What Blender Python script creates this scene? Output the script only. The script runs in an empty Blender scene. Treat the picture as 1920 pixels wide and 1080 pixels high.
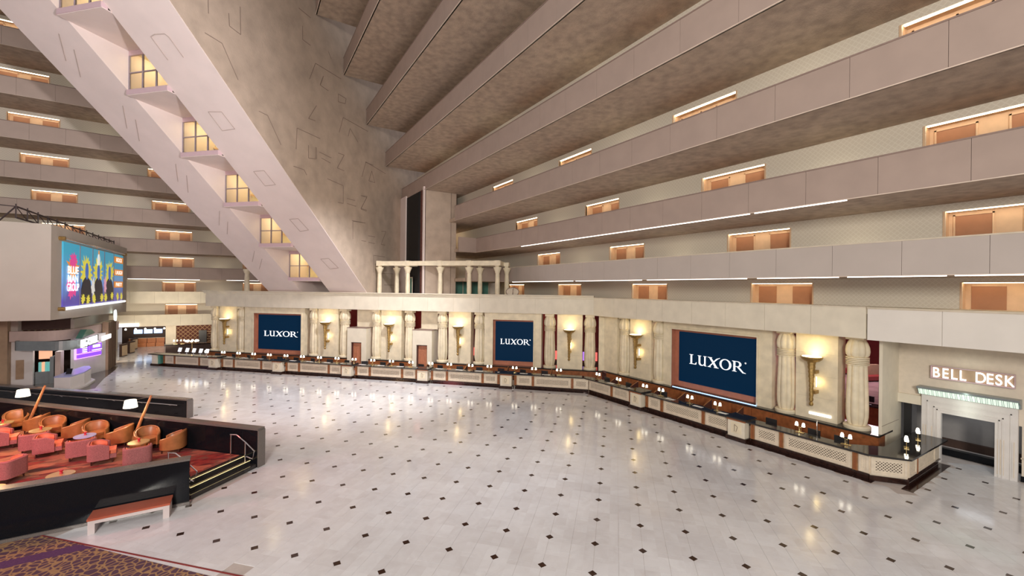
import bpy, math, random
from mathutils import Vector, Matrix
random.seed(7)
PI = math.pi
R2 = math.sqrt(2)
sc = bpy.context.scene
COL = sc.collection
YAW = 0.5622

# ------------------------------------------------------------------ camera
cam = bpy.data.cameras.new('camera')
cam.lens = 798.1 * 36 / 1920
cam.shift_y = 1.4 / 1920
cam.clip_end = 300
camo = bpy.data.objects.new('camera', cam)
COL.objects.link(camo)
camo.matrix_world = Matrix.Translation((0, 0, 7.5)) @ Matrix.Rotation(-YAW, 4, 'Z') @ Matrix.Rotation(PI/2, 4, 'X') @ Matrix.Rotation(0.0107, 4, 'Z')
sc.camera = camo

# ------------------------------------------------------------------ world, big lights, exposure
sc.view_settings.view_transform = 'Standard'
sc.view_settings.look = 'None'
sc.view_settings.gamma = 1
sc.view_settings.use_curve_mapping = False
sc.view_settings.exposure = 0.0
w = bpy.data.worlds.new('atrium_ambience'); sc.world = w
w.use_nodes = True
w.node_tree.nodes['Background'].inputs[0].default_value = (1.0, 0.93, 0.95, 1)
w.node_tree.nodes['Background'].inputs[1].default_value = 0.36

def area(name, loc, target, size, power, col, sy=None):
    l = bpy.data.lights.new(name, 'AREA'); l.energy = power; l.color = col; l.size = size
    if sy: l.shape = 'RECTANGLE'; l.size_y = sy
    o = bpy.data.objects.new(name, l); COL.objects.link(o); o.location = loc
    d = Vector(target) - Vector(loc)
    o.rotation_euler = d.to_track_quat('-Z', 'Y').to_euler()
    return o
def point(name, loc, power, col, r=0.08):
    l = bpy.data.lights.new(name, 'POINT'); l.energy = power; l.color = col; l.shadow_soft_size = r
    o = bpy.data.objects.new(name, l); COL.objects.link(o); o.location = loc
    return o
def spot(name, loc, target, power, col, ang=60, blend=0.5, r=0.1):
    l = bpy.data.lights.new(name, 'SPOT'); l.energy = power; l.color = col; l.shadow_soft_size = r
    l.spot_size = math.radians(ang); l.spot_blend = blend
    o = bpy.data.objects.new(name, l); COL.objects.link(o); o.location = loc
    d = Vector(target) - Vector(loc)
    o.rotation_euler = d.to_track_quat('-Z', 'Y').to_euler()
    return o
area('atrium_flood', (-8, -6, 20), (10, 26, 0), 7, 1500, (1.0, 0.93, 0.90))
area('atrium_fill_low', (-8, -12, 12), (16, 28, 1), 4, 6300, (1.0, 0.94, 0.84))  # added fill behind the camera, brightens the desk facade
spot('lobby_floor_fill', (9.5, 25, 16), (6, 35.5, 0), 10500, (1.0, 0.98, 1.0), 92, 0.9, 0.5)  # added fill with no fixture, lifts the far floor
spot('lobby_mid_fill', (9, 10, 15), (9, 18, 0), 2600, (1.0, 0.98, 1.0), 62, 1.0, 0.5)  # second added fill, for the middle of the floor
spot('beam_fill', (6, 2, 9), (-11, 32, 18.5), 25000, (1.0, 0.93, 0.93), 52, 0.8, 0.6)  # added fill thrown up at the sloping beams
spot('wall_fill', (8, 6, 9), (7, 38, 12), 6000, (1.0, 0.88, 0.78), 50, 0.9, 0.6)  # added fill that brightens the hieroglyph wall
# lounge lights
area('lounge_light_pink', (-9, 20.5, 6), (-7, 25, 0.4), 2.5, 420, (1.0, 0.22, 0.26))
area('lounge_light_warm', (-9.5, 27.5, 5.5), (-5.5, 25, 0.4), 1.2, 300, (1.0, 0.62, 0.3))
spot('lounge_spot_red', (-1.2, 22.5, 6.5), (-1.3, 21.2, 0.45), 420, (1.0, 0.03, 0.03), 30)

# ------------------------------------------------------------------ materials
M = {}
def new_mat(name):
    m = bpy.data.materials.new(name); m.use_nodes = True
    M[name] = m
    return m, m.node_tree.nodes, m.node_tree.links, m.node_tree.nodes['Principled BSDF']
def mat(name, col, rough=0.6, metal=0.0, amt=0.12, scale=3.0, bump=0.0, spec=None, col2=None):
    m, n, l, b = new_mat(name)
    b.inputs['Roughness'].default_value = rough
    b.inputs['Metallic'].default_value = metal
    if spec is not None: b.inputs['Specular IOR Level'].default_value = spec
    tc = n.new('ShaderNodeNewGeometry')
    nz = n.new('ShaderNodeTexNoise'); nz.inputs['Scale'].default_value = scale; nz.inputs['Detail'].default_value = 4
    l.new(tc.outputs['Position'], nz.inputs['Vector'])
    r = n.new('ShaderNodeValToRGB')
    c2 = col2 or tuple(c * (1 - amt) for c in col)
    c1 = tuple(min(1, c * (1 + amt * 0.5)) for c in col)
    r.color_ramp.elements[0].position = 0.3; r.color_ramp.elements[1].position = 0.7
    r.color_ramp.elements[0].color = (*c2, 1); r.color_ramp.elements[1].color = (*c1, 1)
    l.new(nz.outputs['Fac'], r.inputs['Fac']); l.new(r.outputs['Color'], b.inputs['Base Color'])
    if bump:
        n2 = n.new('ShaderNodeTexNoise'); n2.inputs['Scale'].default_value = scale * 8; n2.inputs['Detail'].default_value = 5
        l.new(tc.outputs['Position'], n2.inputs['Vector'])
        bp = n.new('ShaderNodeBump'); bp.inputs['Strength'].default_value = bump; bp.inputs['Distance'].default_value = 0.02
        l.new(n2.outputs['Fac'], bp.inputs['Height']); l.new(bp.outputs['Normal'], b.inputs['Normal'])
    return m
def emis(name, col, strength):
    m, n, l, b = new_mat(name)
    b.inputs['Base Color'].default_value = (*[c * 0.6 for c in col], 1)
    b.inputs['Emission Color'].default_value = (*col, 1)
    b.inputs['Emission Strength'].default_value = strength
    return m

mat('plaster_band', (0.40, 0.31, 0.265), 0.8, amt=0.06, scale=1.2, bump=0.05)  # band plaster darkened to offset the strong light on the right
mat('plaster_band_left', (0.52, 0.415, 0.355), 0.8, amt=0.06, scale=1.2, bump=0.05)  # lighter copy of the same plaster for the weaker light on the left
mat('soffit', (0.48, 0.375, 0.29), 0.9, amt=0.25, scale=2.4, bump=0.9)
mat('cap_brown', (0.28, 0.20, 0.17), 0.6)
mat('cap_cream', (0.66, 0.58, 0.46), 0.6)
mat('edge_light', (0.72, 0.60, 0.50), 0.7)
mat('gap_dark', (0.2, 0.16, 0.14), 0.9)
mat('stone_cream', (0.82, 0.73, 0.54), 0.55, amt=0.14, scale=2.2, bump=0.08)
mat('stone_front', (0.76, 0.70, 0.57), 0.6, amt=0.08, scale=1.5)
mat('panel_white', (0.78, 0.74, 0.68), 0.6, amt=0.04, scale=1)
mat('panel_pale', (0.50, 0.44, 0.40), 0.6, amt=0.04, scale=1)
mat('tower_stone_lit', (0.76, 0.66, 0.63), 0.85, amt=0.05, scale=0.8, bump=0.12)  # lighter copy of the shaft stone, light on the beams put into the colour
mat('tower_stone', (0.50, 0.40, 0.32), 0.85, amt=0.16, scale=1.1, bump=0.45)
mat('groove_pale', (0.50, 0.41, 0.37), 0.95)
mat('groove', (0.25, 0.19, 0.155), 0.95)
mat('black_granite', (0.008, 0.009, 0.012), 0.10, amt=0.5, scale=60, spec=0.2)
mat('granite_cap', (0.16, 0.14, 0.13), 0.22, amt=0.2, scale=40)
mat('counter_granite', (0.03, 0.028, 0.028), 0.06, amt=0.5, scale=50)
mat('dark_marble', (0.035, 0.014, 0.010), 0.12, amt=0.5, scale=6)
mat('inset', (0.05, 0.022, 0.014), 0.14, amt=0.4, scale=9)
mat('wood_red', (0.30, 0.10, 0.035), 0.35, amt=0.3, scale=5)
mat('wood_post', (0.36, 0.16, 0.06), 0.35, amt=0.3, scale=6)
mat('wood_lamp', (0.48, 0.20, 0.08), 0.4, amt=0.25, scale=6)
mat('door_brown', (0.40, 0.19, 0.10), 0.5, amt=0.08, scale=3)
mat('door_tan', (0.72, 0.50, 0.32), 0.5, amt=0.08, scale=3)
mat('lattice_cream', (0.76, 0.66, 0.52), 0.55, amt=0.1, scale=6)
mat('hole_dark', (0.07, 0.045, 0.03), 0.8)
mat('copper', (0.52, 0.20, 0.12), 0.45, amt=0.12, scale=3)
mat('gold', (0.45, 0.30, 0.11), 0.32, metal=0.85, amt=0.35, scale=14, bump=0.5)
mat('brass', (0.75, 0.58, 0.28), 0.25, metal=0.9, amt=0.1)
mat('chrome', (0.8, 0.76, 0.74), 0.15, metal=1.0, amt=0.02)
mat('black_plastic', (0.015, 0.015, 0.018), 0.35)
mat('black_void', (0.004, 0.004, 0.005), 0.7)
mat('drape_red', (0.10, 0.03, 0.02), 0.8, amt=0.4, scale=6)
mat('paper', (0.8, 0.8, 0.8), 0.7)
mat('grey_wall', (0.34, 0.32, 0.31), 0.7, amt=0.06)
mat('bell_wall', (0.76, 0.67, 0.55), 0.8, amt=0.06, scale=5)
mat('portal_stone', (0.76, 0.73, 0.70), 0.6, amt=0.05)
mat('fabric_lit_pink', (0.46, 0.17, 0.17), 0.95, amt=0.35, scale=45, bump=0.5)  # pink lounge light on beige fabric put into the base colour
mat('leather_inner', (0.80, 0.20, 0.10), 0.5, amt=0.1, scale=6)  # red glow inside the seats put into the base colour
mat('leather_gold', (0.42, 0.17, 0.06), 0.35, amt=0.18, scale=5)
mat('leg_dark', (0.07, 0.025, 0.02), 0.4)
mat('table_gold', (0.72, 0.54, 0.25), 0.25, metal=0.5, amt=0.08)
mat('red_glass', (0.6, 0.02, 0.04), 0.2)
mat('bench_red', (0.44, 0.10, 0.05), 0.45, amt=0.08)
mat('bench_pale', (0.62, 0.54, 0.53), 0.5, amt=0.05)
mat('kiosk_white', (0.72, 0.70, 0.68), 0.5, amt=0.03)
mat('kiosk_box', (0.50, 0.46, 0.40), 0.75, amt=0.05, scale=0.8)
mat('kiosk_fascia', (0.60, 0.47, 0.42), 0.6, amt=0.05)
mat('grey_metal', (0.30, 0.34, 0.35), 0.35, metal=0.5, amt=0.08)
mat('green_glass', (0.10, 0.30, 0.24), 0.3)
mat('brown_wall', (0.40, 0.28, 0.18), 0.7, amt=0.1)
mat('dark_brown', (0.06, 0.03, 0.02), 0.6)
mat('lavender', (0.42, 0.45, 0.78), 0.25)
mat('floor_dark', (0.10, 0.085, 0.07), 0.10, amt=0.2, scale=3)
mat('casino_marble', (0.45, 0.33, 0.34), 0.2, amt=0.3, scale=0.8)
mat('sofa_red', (0.25, 0.03, 0.03), 0.6)
mat('truss', (0.05, 0.035, 0.035), 0.5)
mat('winwall', (0.78, 0.70, 0.50), 0.7, amt=0.04)
mat('ledge_pink', (0.62, 0.46, 0.50), 0.7, amt=0.03)
mat('frame_grey', (0.30, 0.25, 0.30), 0.5)
mat('green_doc', (0.1, 0.5, 0.2), 0.5)
mat('orange_booth', (0.55, 0.20, 0.07), 0.4)
mat('grille_pedestal', (0.50, 0.38, 0.25), 0.5)
emis('strip_warm', (1.0, 0.80, 0.54), 7.5)
emis('window_lamp', (1.0, 0.80, 0.45), 14.0)
emis('strip_white', (1.0, 0.93, 0.85), 4.0)
emis('led_gold', (1.0, 0.82, 0.42), 1.3)
emis('blue_sheen', (0.25, 0.5, 1.0), 4.0)  # glow for the blue sheen below the large screen
emis('shade_white', (1.0, 0.92, 0.74), 6.0)
emis('shade_lounge', (1.0, 0.90, 0.70), 2.5)
emis('bowl_light', (1.0, 0.85, 0.5), 5.0)
emis('navy_screen', (0.001, 0.013, 0.035), 1.0)
emis('text_white', (0.95, 0.97, 1.0), 1.1)
M['navy_screen'].node_tree.nodes['Principled BSDF'].inputs['Specular IOR Level'].default_value = 0.08
emis('sign_white', (1.0, 0.98, 0.95), 1.6)
emis('sign_cornice', (0.75, 0.9, 0.75), 0.9)
emis('menu_purple', (0.22, 0.06, 0.75), 1.4)
emis('menu_pink', (0.75, 0.4, 0.95), 1.4)
emis('tv_blue', (0.45, 0.65, 1.0), 1.8)
emis('tv_white', (0.85, 0.9, 1.0), 2.0)
emis('slush_orange', (1.0, 0.5, 0.3), 0.8)
emis('slush_teal', (0.2, 0.6, 0.55), 0.5)
emis('slot_screen', (0.9, 0.12, 0.10), 1.5)
emis('slot_violet', (0.35, 0.15, 0.9), 1.8)
for nm, c in dict(p_yellow=(0.85, 0.75, 0.08), p_orange=(0.9, 0.32, 0.05), p_dark=(0.02, 0.02, 0.03), p_blue=(0.06, 0.16, 0.55), p_white=(0.95, 0.95, 0.9),
                  p_pink=(0.85, 0.08, 0.35), p_indigo=(0.08, 0.06, 0.40), p_rose=(0.9, 0.45, 0.6)).items():
    emis(nm, c, 0.55)
emis('clock_lit', (0.75, 0.9, 0.85), 2.0)
emis('p_text', (1, 1, 1), 1.1)

m, n, l, b = new_mat('glass')
b.inputs['Transmission Weight'].default_value = 1.0; b.inputs['Roughness'].default_value = 0.02; b.inputs['IOR'].default_value = 1.05
b.inputs['Base Color'].default_value = (0.95, 0.97, 0.96, 1)

def marble():
    m, n, l, b = new_mat('marble_floor')
    g = n.new('ShaderNodeNewGeometry')
    mp = n.new('ShaderNodeMapping'); mp.inputs['Rotation'].default_value = (0, 0, math.radians(45.95))
    mp.inputs['Location'].default_value = (0.13, 0.21, 0)
    l.new(g.outputs['Position'], mp.inputs['Vector'])
    dv = n.new('ShaderNodeVectorMath'); dv.operation = 'SCALE'; dv.inputs['Scale'].default_value = 1 / 0.6755
    l.new(mp.outputs['Vector'], dv.inputs[0])
    fl = n.new('ShaderNodeVectorMath'); fl.operation = 'FLOOR'; l.new(dv.outputs[0], fl.inputs[0])
    wn = n.new('ShaderNodeTexWhiteNoise'); l.new(fl.outputs[0], wn.inputs['Vector'])
    nz = n.new('ShaderNodeTexNoise'); nz.inputs['Scale'].default_value = 1.6; nz.inputs['Detail'].default_value = 8; nz.inputs['Distortion'].default_value = 1.2
    ad = n.new('ShaderNodeVectorMath'); ad.operation = 'ADD'
    l.new(g.outputs['Position'], ad.inputs[0]); l.new(wn.outputs['Color'], ad.inputs[1]); l.new(ad.outputs[0], nz.inputs['Vector'])
    mx = n.new('ShaderNodeMath'); mx.operation = 'MULTIPLY_ADD'; mx.inputs[1].default_value = 0.35; 
    l.new(wn.outputs['Value'], mx.inputs[0]); l.new(nz.outputs['Fac'], mx.inputs[2])
    r = n.new('ShaderNodeValToRGB'); r.color_ramp.elements[0].position = 0.25; r.color_ramp.elements[1].position = 0.95
    r.color_ramp.elements[0].color = (0.66, 0.645, 0.66, 1); r.color_ramp.elements[1].color = (0.81, 0.82, 0.85, 1)
    l.new(mx.outputs[0], r.inputs['Fac']); l.new(r.outputs['Color'], b.inputs['Base Color'])
    b.inputs['Roughness'].default_value = 0.13
    b.inputs['Specular IOR Level'].default_value = 0.6
marble()
mat('grout', (0.56, 0.50, 0.47), 0.6)

def carpet_lounge():
    m, n, l, b = new_mat('carpet_lounge')
    g = n.new('ShaderNodeNewGeometry'); mp = n.new('ShaderNodeMapping')
    mp.inputs['Rotation'].default_value = (0, 0, 0.5); mp.inputs['Scale'].default_value = (0.8, 1.9, 1)
    l.new(g.outputs['Position'], mp.inputs['Vector'])
    v = n.new('ShaderNodeTexVoronoi'); v.distance = 'CHEBYCHEV'; v.inputs['Scale'].default_value = 1.25; v.inputs['Randomness'].default_value = 0.8
    l.new(mp.outputs['Vector'], v.inputs['Vector'])
    nz = n.new('ShaderNodeTexNoise'); nz.inputs['Scale'].default_value = 2.2; nz.inputs['Detail'].default_value = 6
    l.new(mp.outputs['Vector'], nz.inputs['Vector'])
    sp = n.new('ShaderNodeSeparateColor'); l.new(v.outputs['Color'], sp.inputs[0])
    ad = n.new('ShaderNodeMath'); ad.operation = 'MULTIPLY_ADD'; ad.inputs[1].default_value = 0.7
    l.new(sp.outputs[0], ad.inputs[0]); l.new(nz.outputs['Fac'], ad.inputs[2])
    r = n.new('ShaderNodeValToRGB'); e = r.color_ramp.elements
    e[0].position = 0.38; e[0].color = (0.02, 0.008, 0.012, 1)
    e[1].position = 1.0; e[1].color = (0.38, 0.15, 0.09, 1)
    x = e.new(0.55); x.color = (0.09, 0.012, 0.015, 1)
    x = e.new(0.68); x.color = (0.26, 0.03, 0.025, 1)
    x = e.new(0.8); x.color = (0.13, 0.065, 0.045, 1)
    l.new(ad.outputs[0], r.inputs['Fac']); l.new(r.outputs['Color'], b.inputs['Base Color']); b.inputs['Roughness'].default_value = 0.95
carpet_lounge()
def carpet_scroll():
    m, n, l, b = new_mat('carpet_scroll')
    g = n.new('ShaderNodeNewGeometry')
    v = n.new('ShaderNodeTexVoronoi'); v.feature = 'DISTANCE_TO_EDGE'; v.inputs['Scale'].default_value = 5.5
    l.new(g.outputs['Position'], v.inputs['Vector'])
    r = n.new('ShaderNodeValToRGB'); e = r.color_ramp.elements
    e[0].position = 0.0; e[0].color = (0.40, 0.24, 0.11, 1); e[1].position = 0.13; e[1].color = (0.10, 0.045, 0.075, 1)
    x = e.new(0.06); x.color = (0.36, 0.20, 0.10, 1)
    l.new(v.outputs['Distance'], r.inputs['Fac']); l.new(r.outputs['Color'], b.inputs['Base Color']); b.inputs['Roughness'].default_value = 0.95
carpet_scroll()
mat('carpet_purple', (0.11, 0.04, 0.12), 0.95, amt=0.2, scale=30)
def wallpaper(name, c1, c2, s):
    m, n, l, b = new_mat(name)
    g = n.new('ShaderNodeNewGeometry'); sx = n.new('ShaderNodeSeparateXYZ'); l.new(g.outputs['Position'], sx.inputs[0])
    a = n.new('ShaderNodeMath'); a.operation = 'ADD'; l.new(sx.outputs[0], a.inputs[0]); l.new(sx.outputs[1], a.inputs[1])
    outs = []
    for op in ('ADD', 'SUBTRACT'):
        k = n.new('ShaderNodeMath'); k.operation = op; l.new(a.outputs[0], k.inputs[0]); l.new(sx.outputs[2], k.inputs[1])
        q = n.new('ShaderNodeMath'); q.operation = 'MULTIPLY'; q.inputs[1].default_value = s; l.new(k.outputs[0], q.inputs[0])
        si = n.new('ShaderNodeMath'); si.operation = 'SINE'; l.new(q.outputs[0], si.inputs[0])
        ab = n.new('ShaderNodeMath'); ab.operation = 'ABSOLUTE'; l.new(si.outputs[0], ab.inputs[0]); outs.append(ab)
    mn = n.new('ShaderNodeMath'); mn.operation = 'MINIMUM'; l.new(outs[0].outputs[0], mn.inputs[0]); l.new(outs[1].outputs[0], mn.inputs[1])
    r = n.new('ShaderNodeValToRGB'); r.color_ramp.elements[0].position = 0.1; r.color_ramp.elements[1].position = 0.4
    r.color_ramp.elements[0].color = (*c2, 1); r.color_ramp.elements[1].color = (*c1, 1)
    l.new(mn.outputs[0], r.inputs['Fac']); l.new(r.outputs['Color'], b.inputs['Base Color']); b.inputs['Roughness'].default_value = 0.7
wallpaper('gallery_paper', (0.68, 0.62, 0.52), (0.75, 0.70, 0.60), 16)
wallpaper('pattern_wall', (0.10, 0.02, 0.012), (0.40, 0.26, 0.13), 6.5)
def poster_bg():
    m, n, l, b = new_mat('poster_bg')
    g = n.new('ShaderNodeNewGeometry'); sx = n.new('ShaderNodeSeparateXYZ'); l.new(g.outputs['Position'], sx.inputs[0])
    mr = n.new('ShaderNodeMapRange'); mr.inputs[1].default_value = 6.0; mr.inputs[2].default_value = 10.25; l.new(sx.outputs[2], mr.inputs[0])
    nz = n.new('ShaderNodeTexNoise'); nz.inputs['Scale'].default_value = 0.8; l.new(g.outputs['Position'], nz.inputs['Vector'])
    ad = n.new('ShaderNodeMath'); ad.operation = 'MULTIPLY_ADD'; ad.inputs[1].default_value = 0.3; l.new(nz.outputs['Fac'], ad.inputs[0]); l.new(mr.outputs[0], ad.inputs[2])
    r = n.new('ShaderNodeValToRGB'); e = r.color_ramp.elements
    e[0].position = 0.25; e[0].color = (0.07, 0.05, 0.33, 1); e[1].position = 1.0; e[1].color = (0.03, 0.32, 0.48, 1)
    x = e.new(0.6); x.color = (0.10, 0.30, 0.60, 1)
    l.new(ad.outputs[0], r.inputs['Fac']); l.new(r.outputs['Color'], b.inputs['Base Color']); l.new(r.outputs['Color'], b.inputs['Emission Color'])
    b.inputs['Emission Strength'].default_value = 0.6; b.inputs['Roughness'].default_value = 0.4
poster_bg()

# ------------------------------------------------------------------ mesh helpers
class MB:
    def __init__(s): s.v = []; s.f = []
    def add(s, vs, fs):
        k = len(s.v); s.v += [tuple(p) for p in vs]; s.f += [tuple(i + k for i in f) for f in fs]; return s
    def box(s, x0, x1, y0, y1, z0, z1):
        return s.add([(x0,y0,z0),(x1,y0,z0),(x1,y1,z0),(x0,y1,z0),(x0,y0,z1),(x1,y0,z1),(x1,y1,z1),(x0,y1,z1)],
                     [(0,3,2,1),(4,5,6,7),(0,1,5,4),(1,2,6,5),(2,3,7,6),(3,0,4,7)])
    def bar(s, a, b, w, h, up=(0,0,1)):
        a = Vector(a); b = Vector(b); d = (b - a).normalized(); u = Vector(up)
        sd = d.cross(u)
        if sd.length < 1e-4: sd = d.cross(Vector((1, 0, 0)))
        sd.normalize(); u = sd.cross(d); sd *= w/2; u = u * (h/2)
        vs = [a-sd-u, a+sd-u, a+sd+u, a-sd+u, b-sd-u, b+sd-u, b+sd+u, b-sd+u]
        return s.add(vs, [(0,3,2,1),(4,5,6,7),(0,1,5,4),(1,2,6,5),(2,3,7,6),(3,0,4,7)])
    def extr(s, poly, vec):
        n = len(poly); v = Vector(vec); vs = [Vector(p) for p in poly] + [Vector(p) + v for p in poly]
        return s.add(vs, [tuple(range(n))[::-1], tuple(range(n, 2*n))] + [(i, (i+1) % n, n+(i+1) % n, n+i) for i in range(n)])
    def prism(s, poly, z0, z1):
        return s.extr([(x, y, z0) for x, y in poly], (0, 0, z1-z0))
    def lathe(s, prof, n=20, cx=0, cy=0, lob=0, amp=0):
        vs = []; fs = []
        for r, z in prof:
            for i in range(n):
                a = 2*PI*i/n; q = r * (1 - amp * (1 - abs(math.cos(a*lob/2)))) if lob else r
                vs.append((cx+q*math.cos(a), cy+q*math.sin(a), z))
        for k in range(len(prof)-1):
            for i in range(n):
                j = (i+1) % n; fs.append((k*n+i, k*n+j, (k+1)*n+j, (k+1)*n+i))
        fs.append(tuple(range(n))[::-1]); fs.append(tuple(range((len(prof)-1)*n, len(prof)*n)))
        return s.add(vs, fs)
    def tube(s, pts, r, n=8):
        pts = [Vector(p) for p in pts]; vs = []; fs = []
        for i, p in enumerate(pts):
            d = (pts[min(i+1, len(pts)-1)] - pts[max(i-1, 0)]).normalized()
            up = Vector((0, 0, 1)) if abs(d.z) < 0.95 else Vector((1, 0, 0))
            a = d.cross(up).normalized(); b2 = a.cross(d)
            rr = r[i] if isinstance(r, (list, tuple)) else r
            for k in range(n):
                t = 2*PI*k/n; vs.append(p + a*rr*math.cos(t) + b2*rr*math.sin(t))
        for i in range(len(pts)-1):
            for k in range(n):
                j = (k+1) % n; fs.append((i*n+k, i*n+j, (i+1)*n+j, (i+1)*n+k))
        fs.append(tuple(range(n))[::-1]); fs.append(tuple(range((len(pts)-1)*n, len(pts)*n)))
        return s.add(vs, fs)
    def build(s, name, m, parent=None, loc=None, rz=None, smooth=False):
        me = bpy.data.meshes.new(name); me.from_pydata(s.v, [], s.f); me.update()
        if smooth:
            for p in me.polygons: p.use_smooth = True
            try: me.set_sharp_from_angle(angle=math.radians(38))
            except Exception: pass
        me.materials.append(M[m])
        o = bpy.data.objects.new(name, me); COL.objects.link(o)
        if parent: o.parent = parent
        if loc is not None: o.location = loc
        if rz is not None: o.rotation_euler = (0, 0, rz)
        return o
def tag(o, label=None, cat=None, group=None, kind=None):
    if label: o['label'] = label
    if cat: o['category'] = cat
    if group: o['group'] = group
    if kind: o['kind'] = kind
    return o
def empty(name, loc=(0,0,0), rz=0, label=None, cat=None, group=None, kind=None):
    o = bpy.data.objects.new(name, None); COL.objects.link(o); o.location = loc; o.rotation_euler = (0, 0, rz)
    o.empty_display_size = 0.1
    return tag(o, label, cat, group, kind)
def kids(o): return [c for c in bpy.data.objects if c.parent == o]
def copy_tree(o, loc=None, rz=None, label=None, group=None, parent=None, _idx=None):
    c = o.copy(); COL.objects.link(c)
    c.parent = parent
    for ch in CH.get(o.name, []) if _idx is None else _idx: copy_tree(ch, parent=c)
    if loc is not None: c.location = loc
    if rz is not None: c.rotation_euler = (0, 0, rz)
    if label: c['label'] = label
    if group: c['group'] = group
    return c
CH = {}
def index_children(root):
    ks = kids(root); CH[root.name] = ks
    for k in ks: index_children(k)
ORD = ['first','second','third','fourth','fifth','sixth','seventh','eighth','ninth','tenth','eleventh','twelfth','thirteenth','fourteenth','fifteenth','sixteenth','seventeenth','eighteenth','nineteenth','twentieth','twenty-first','twenty-second','twenty-third','twenty-fourth']
# frames: local x runs left to right along the wall, local y runs away from the lobby
RD = -PI/4      # diagonal part of the front desk
RR = -PI/2      # right hand part
RL = 0.0        # far left face
def W(r, u, v, z=0):
    c, s_ = math.cos(r), math.sin(r); return (u*c - v*s_, u*s_ + v*c, z)
def frame(name, r, u, v, z=0, **k): return empty(name, W(r, u, v, z), r, **k)

# ------------------------------------------------------------------ FLOOR
A = math.radians(45.95); P = 0.6755
e1 = (math.sin(A), math.cos(A)); e2 = (math.cos(A), -math.sin(A)); OX, OY = 8.844, 9.288
floor = tag(MB().box(-32, 34, -2, 74, -0.25, -0.012).build('floor', 'grout'), 'polished pale marble lobby floor with small dark square insets', kind='structure')
def on_floor(x, y, m=0.0):
    S = x + y; w_ = x - y
    if not (-20 < x < 27.3 and 0.5 < y < 68): return False
    if x < 0 and S < 13.1 - m: return False
    if y > 18.2 and w_ < -20.0 and S < 21.4: return False
    if y > 18.1 and x < -1.5 and S < 21.4: return False
    if S > 44.0 - m and x > -8.6 and w_ > -58: return False
    if S > 44.0 - m and x > -6.6: return False
    if x > 20.9 - m and y > 5.6 - m: return False
    if x > 26.0 and y < 3.6: return False
    if -15 < x < -9.6 and 42.5 < y < 56: return False
    return True
def dist(x, y): return math.hypot(x, y)
def infr(x, y):
    D = x*math.sin(YAW) + y*math.cos(YAW); lt = x*math.cos(YAW) - y*math.sin(YAW)
    return D > 10.5 and abs(lt) < 1.22*D
q = 0.122; g = 0.003
tiles = []; insets = []
for i in range(-90, 110):
    for j in range(-90, 110):
        cx = OX + P*((i+0.5)*e1[0] + (j+0.5)*e2[0]); cy = OY + P*((i+0.5)*e1[1] + (j+0.5)*e2[1])
        if on_floor(cx, cy): tiles.append((dist(cx, cy) if infr(cx, cy) else 1e3 + dist(cx, cy), cx, cy, (i % 2, j % 2)))
        if i % 2 == 0 and j % 2 == 0:
            x = OX + P*(i*e1[0] + j*e2[0]); y = OY + P*(i*e1[1] + j*e2[1])
            if on_floor(x, y, 0.25): insets.append((dist(x, y) if infr(x, y) else 1e3 + dist(x, y), x, y))
tiles.sort(); insets.sort()
def tile_poly(par, h=P/2 - g):
    # corner at which the small inset sits is clipped; local axes e2 (x) and e1 (y)
    sx = -1 if par[1] == 0 else 1; sy = -1 if par[0] == 0 else 1
    pts = [(-h, -h), (h, -h), (h, h), (-h, h)]; out = []
    for px, py in pts:
        if px*sx > 0 and py*sy > 0:
            # order so that the outline stays counter clockwise
            if px*py > 0: out += [(px, py - q*py/abs(py)), (px - q*px/abs(px), py)]
            else: out += [(px - q*px/abs(px), py), (px, py - q*py/abs(py))]
        else: out.append((px, py))
    return out
protos = {}
for t in tiles[:300]:
    if t[3] not in protos:
        o = MB().prism(tile_poly(t[3]), -0.012, 0).build('tile', 'marble_floor', floor); protos[t[3]] = o
        o.location = (t[1], t[2], 0); o.rotation_euler = (0, 0, -A)
    else:
        o = protos[t[3]].copy(); COL.objects.link(o); o.location = (t[1], t[2], 0)
mb = MB()
def w_tile(mb, poly, x, y, z0, z1):
    mb.prism([(x + a*e2[0] + b_*e1[0], y + a*e2[1] + b_*e1[1]) for a, b_ in poly], z0, z1)
for t in tiles[300:]: w_tile(mb, tile_poly(t[3]), t[1], t[2], -0.012, 0)
tag(mb.build('tiles', 'marble_floor', floor), kind='stuff')
ip = [(-q+g, 0), (0, -q+g), (q-g, 0), (0, q-g)]
first = None
for t in insets[:300]:
    if first is None:
        first = MB().prism(ip, -0.012, 0.0).build('tile_inset', 'inset', floor); first.location = (t[1], t[2], 0); first.rotation_euler = (0, 0, -A)
    else:
        o = first.copy(); COL.objects.link(o); o.location = (t[1], t[2], 0)
mb = MB()
for t in insets[300:]: w_tile(mb, ip, t[1], t[2], -0.012, 0)
tag(mb.build('tile_insets', 'inset', floor), kind='stuff')
# dark marble border slabs in front of the desk
def border(r, u0, u1, v0, v1, n):
    for k in range(n):
        a = u0 + (u1-u0)*k/n; b_ = u0 + (u1-u0)*(k+1)/n
        o = MB().box(a+0.004, b_-0.004, v0, v1, -0.012, 0.004).build('border_tile', 'dark_marble', floor); o.rotation_euler = (0, 0, r)
border(RD, -41.6, -1.7, 31.2, 31.55, 60)
border(RR, -23.25, -6.6, 20.98, 21.35, 26)
border(0, 21.35, 26.1, 5.45, 5.8, 8)

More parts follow.
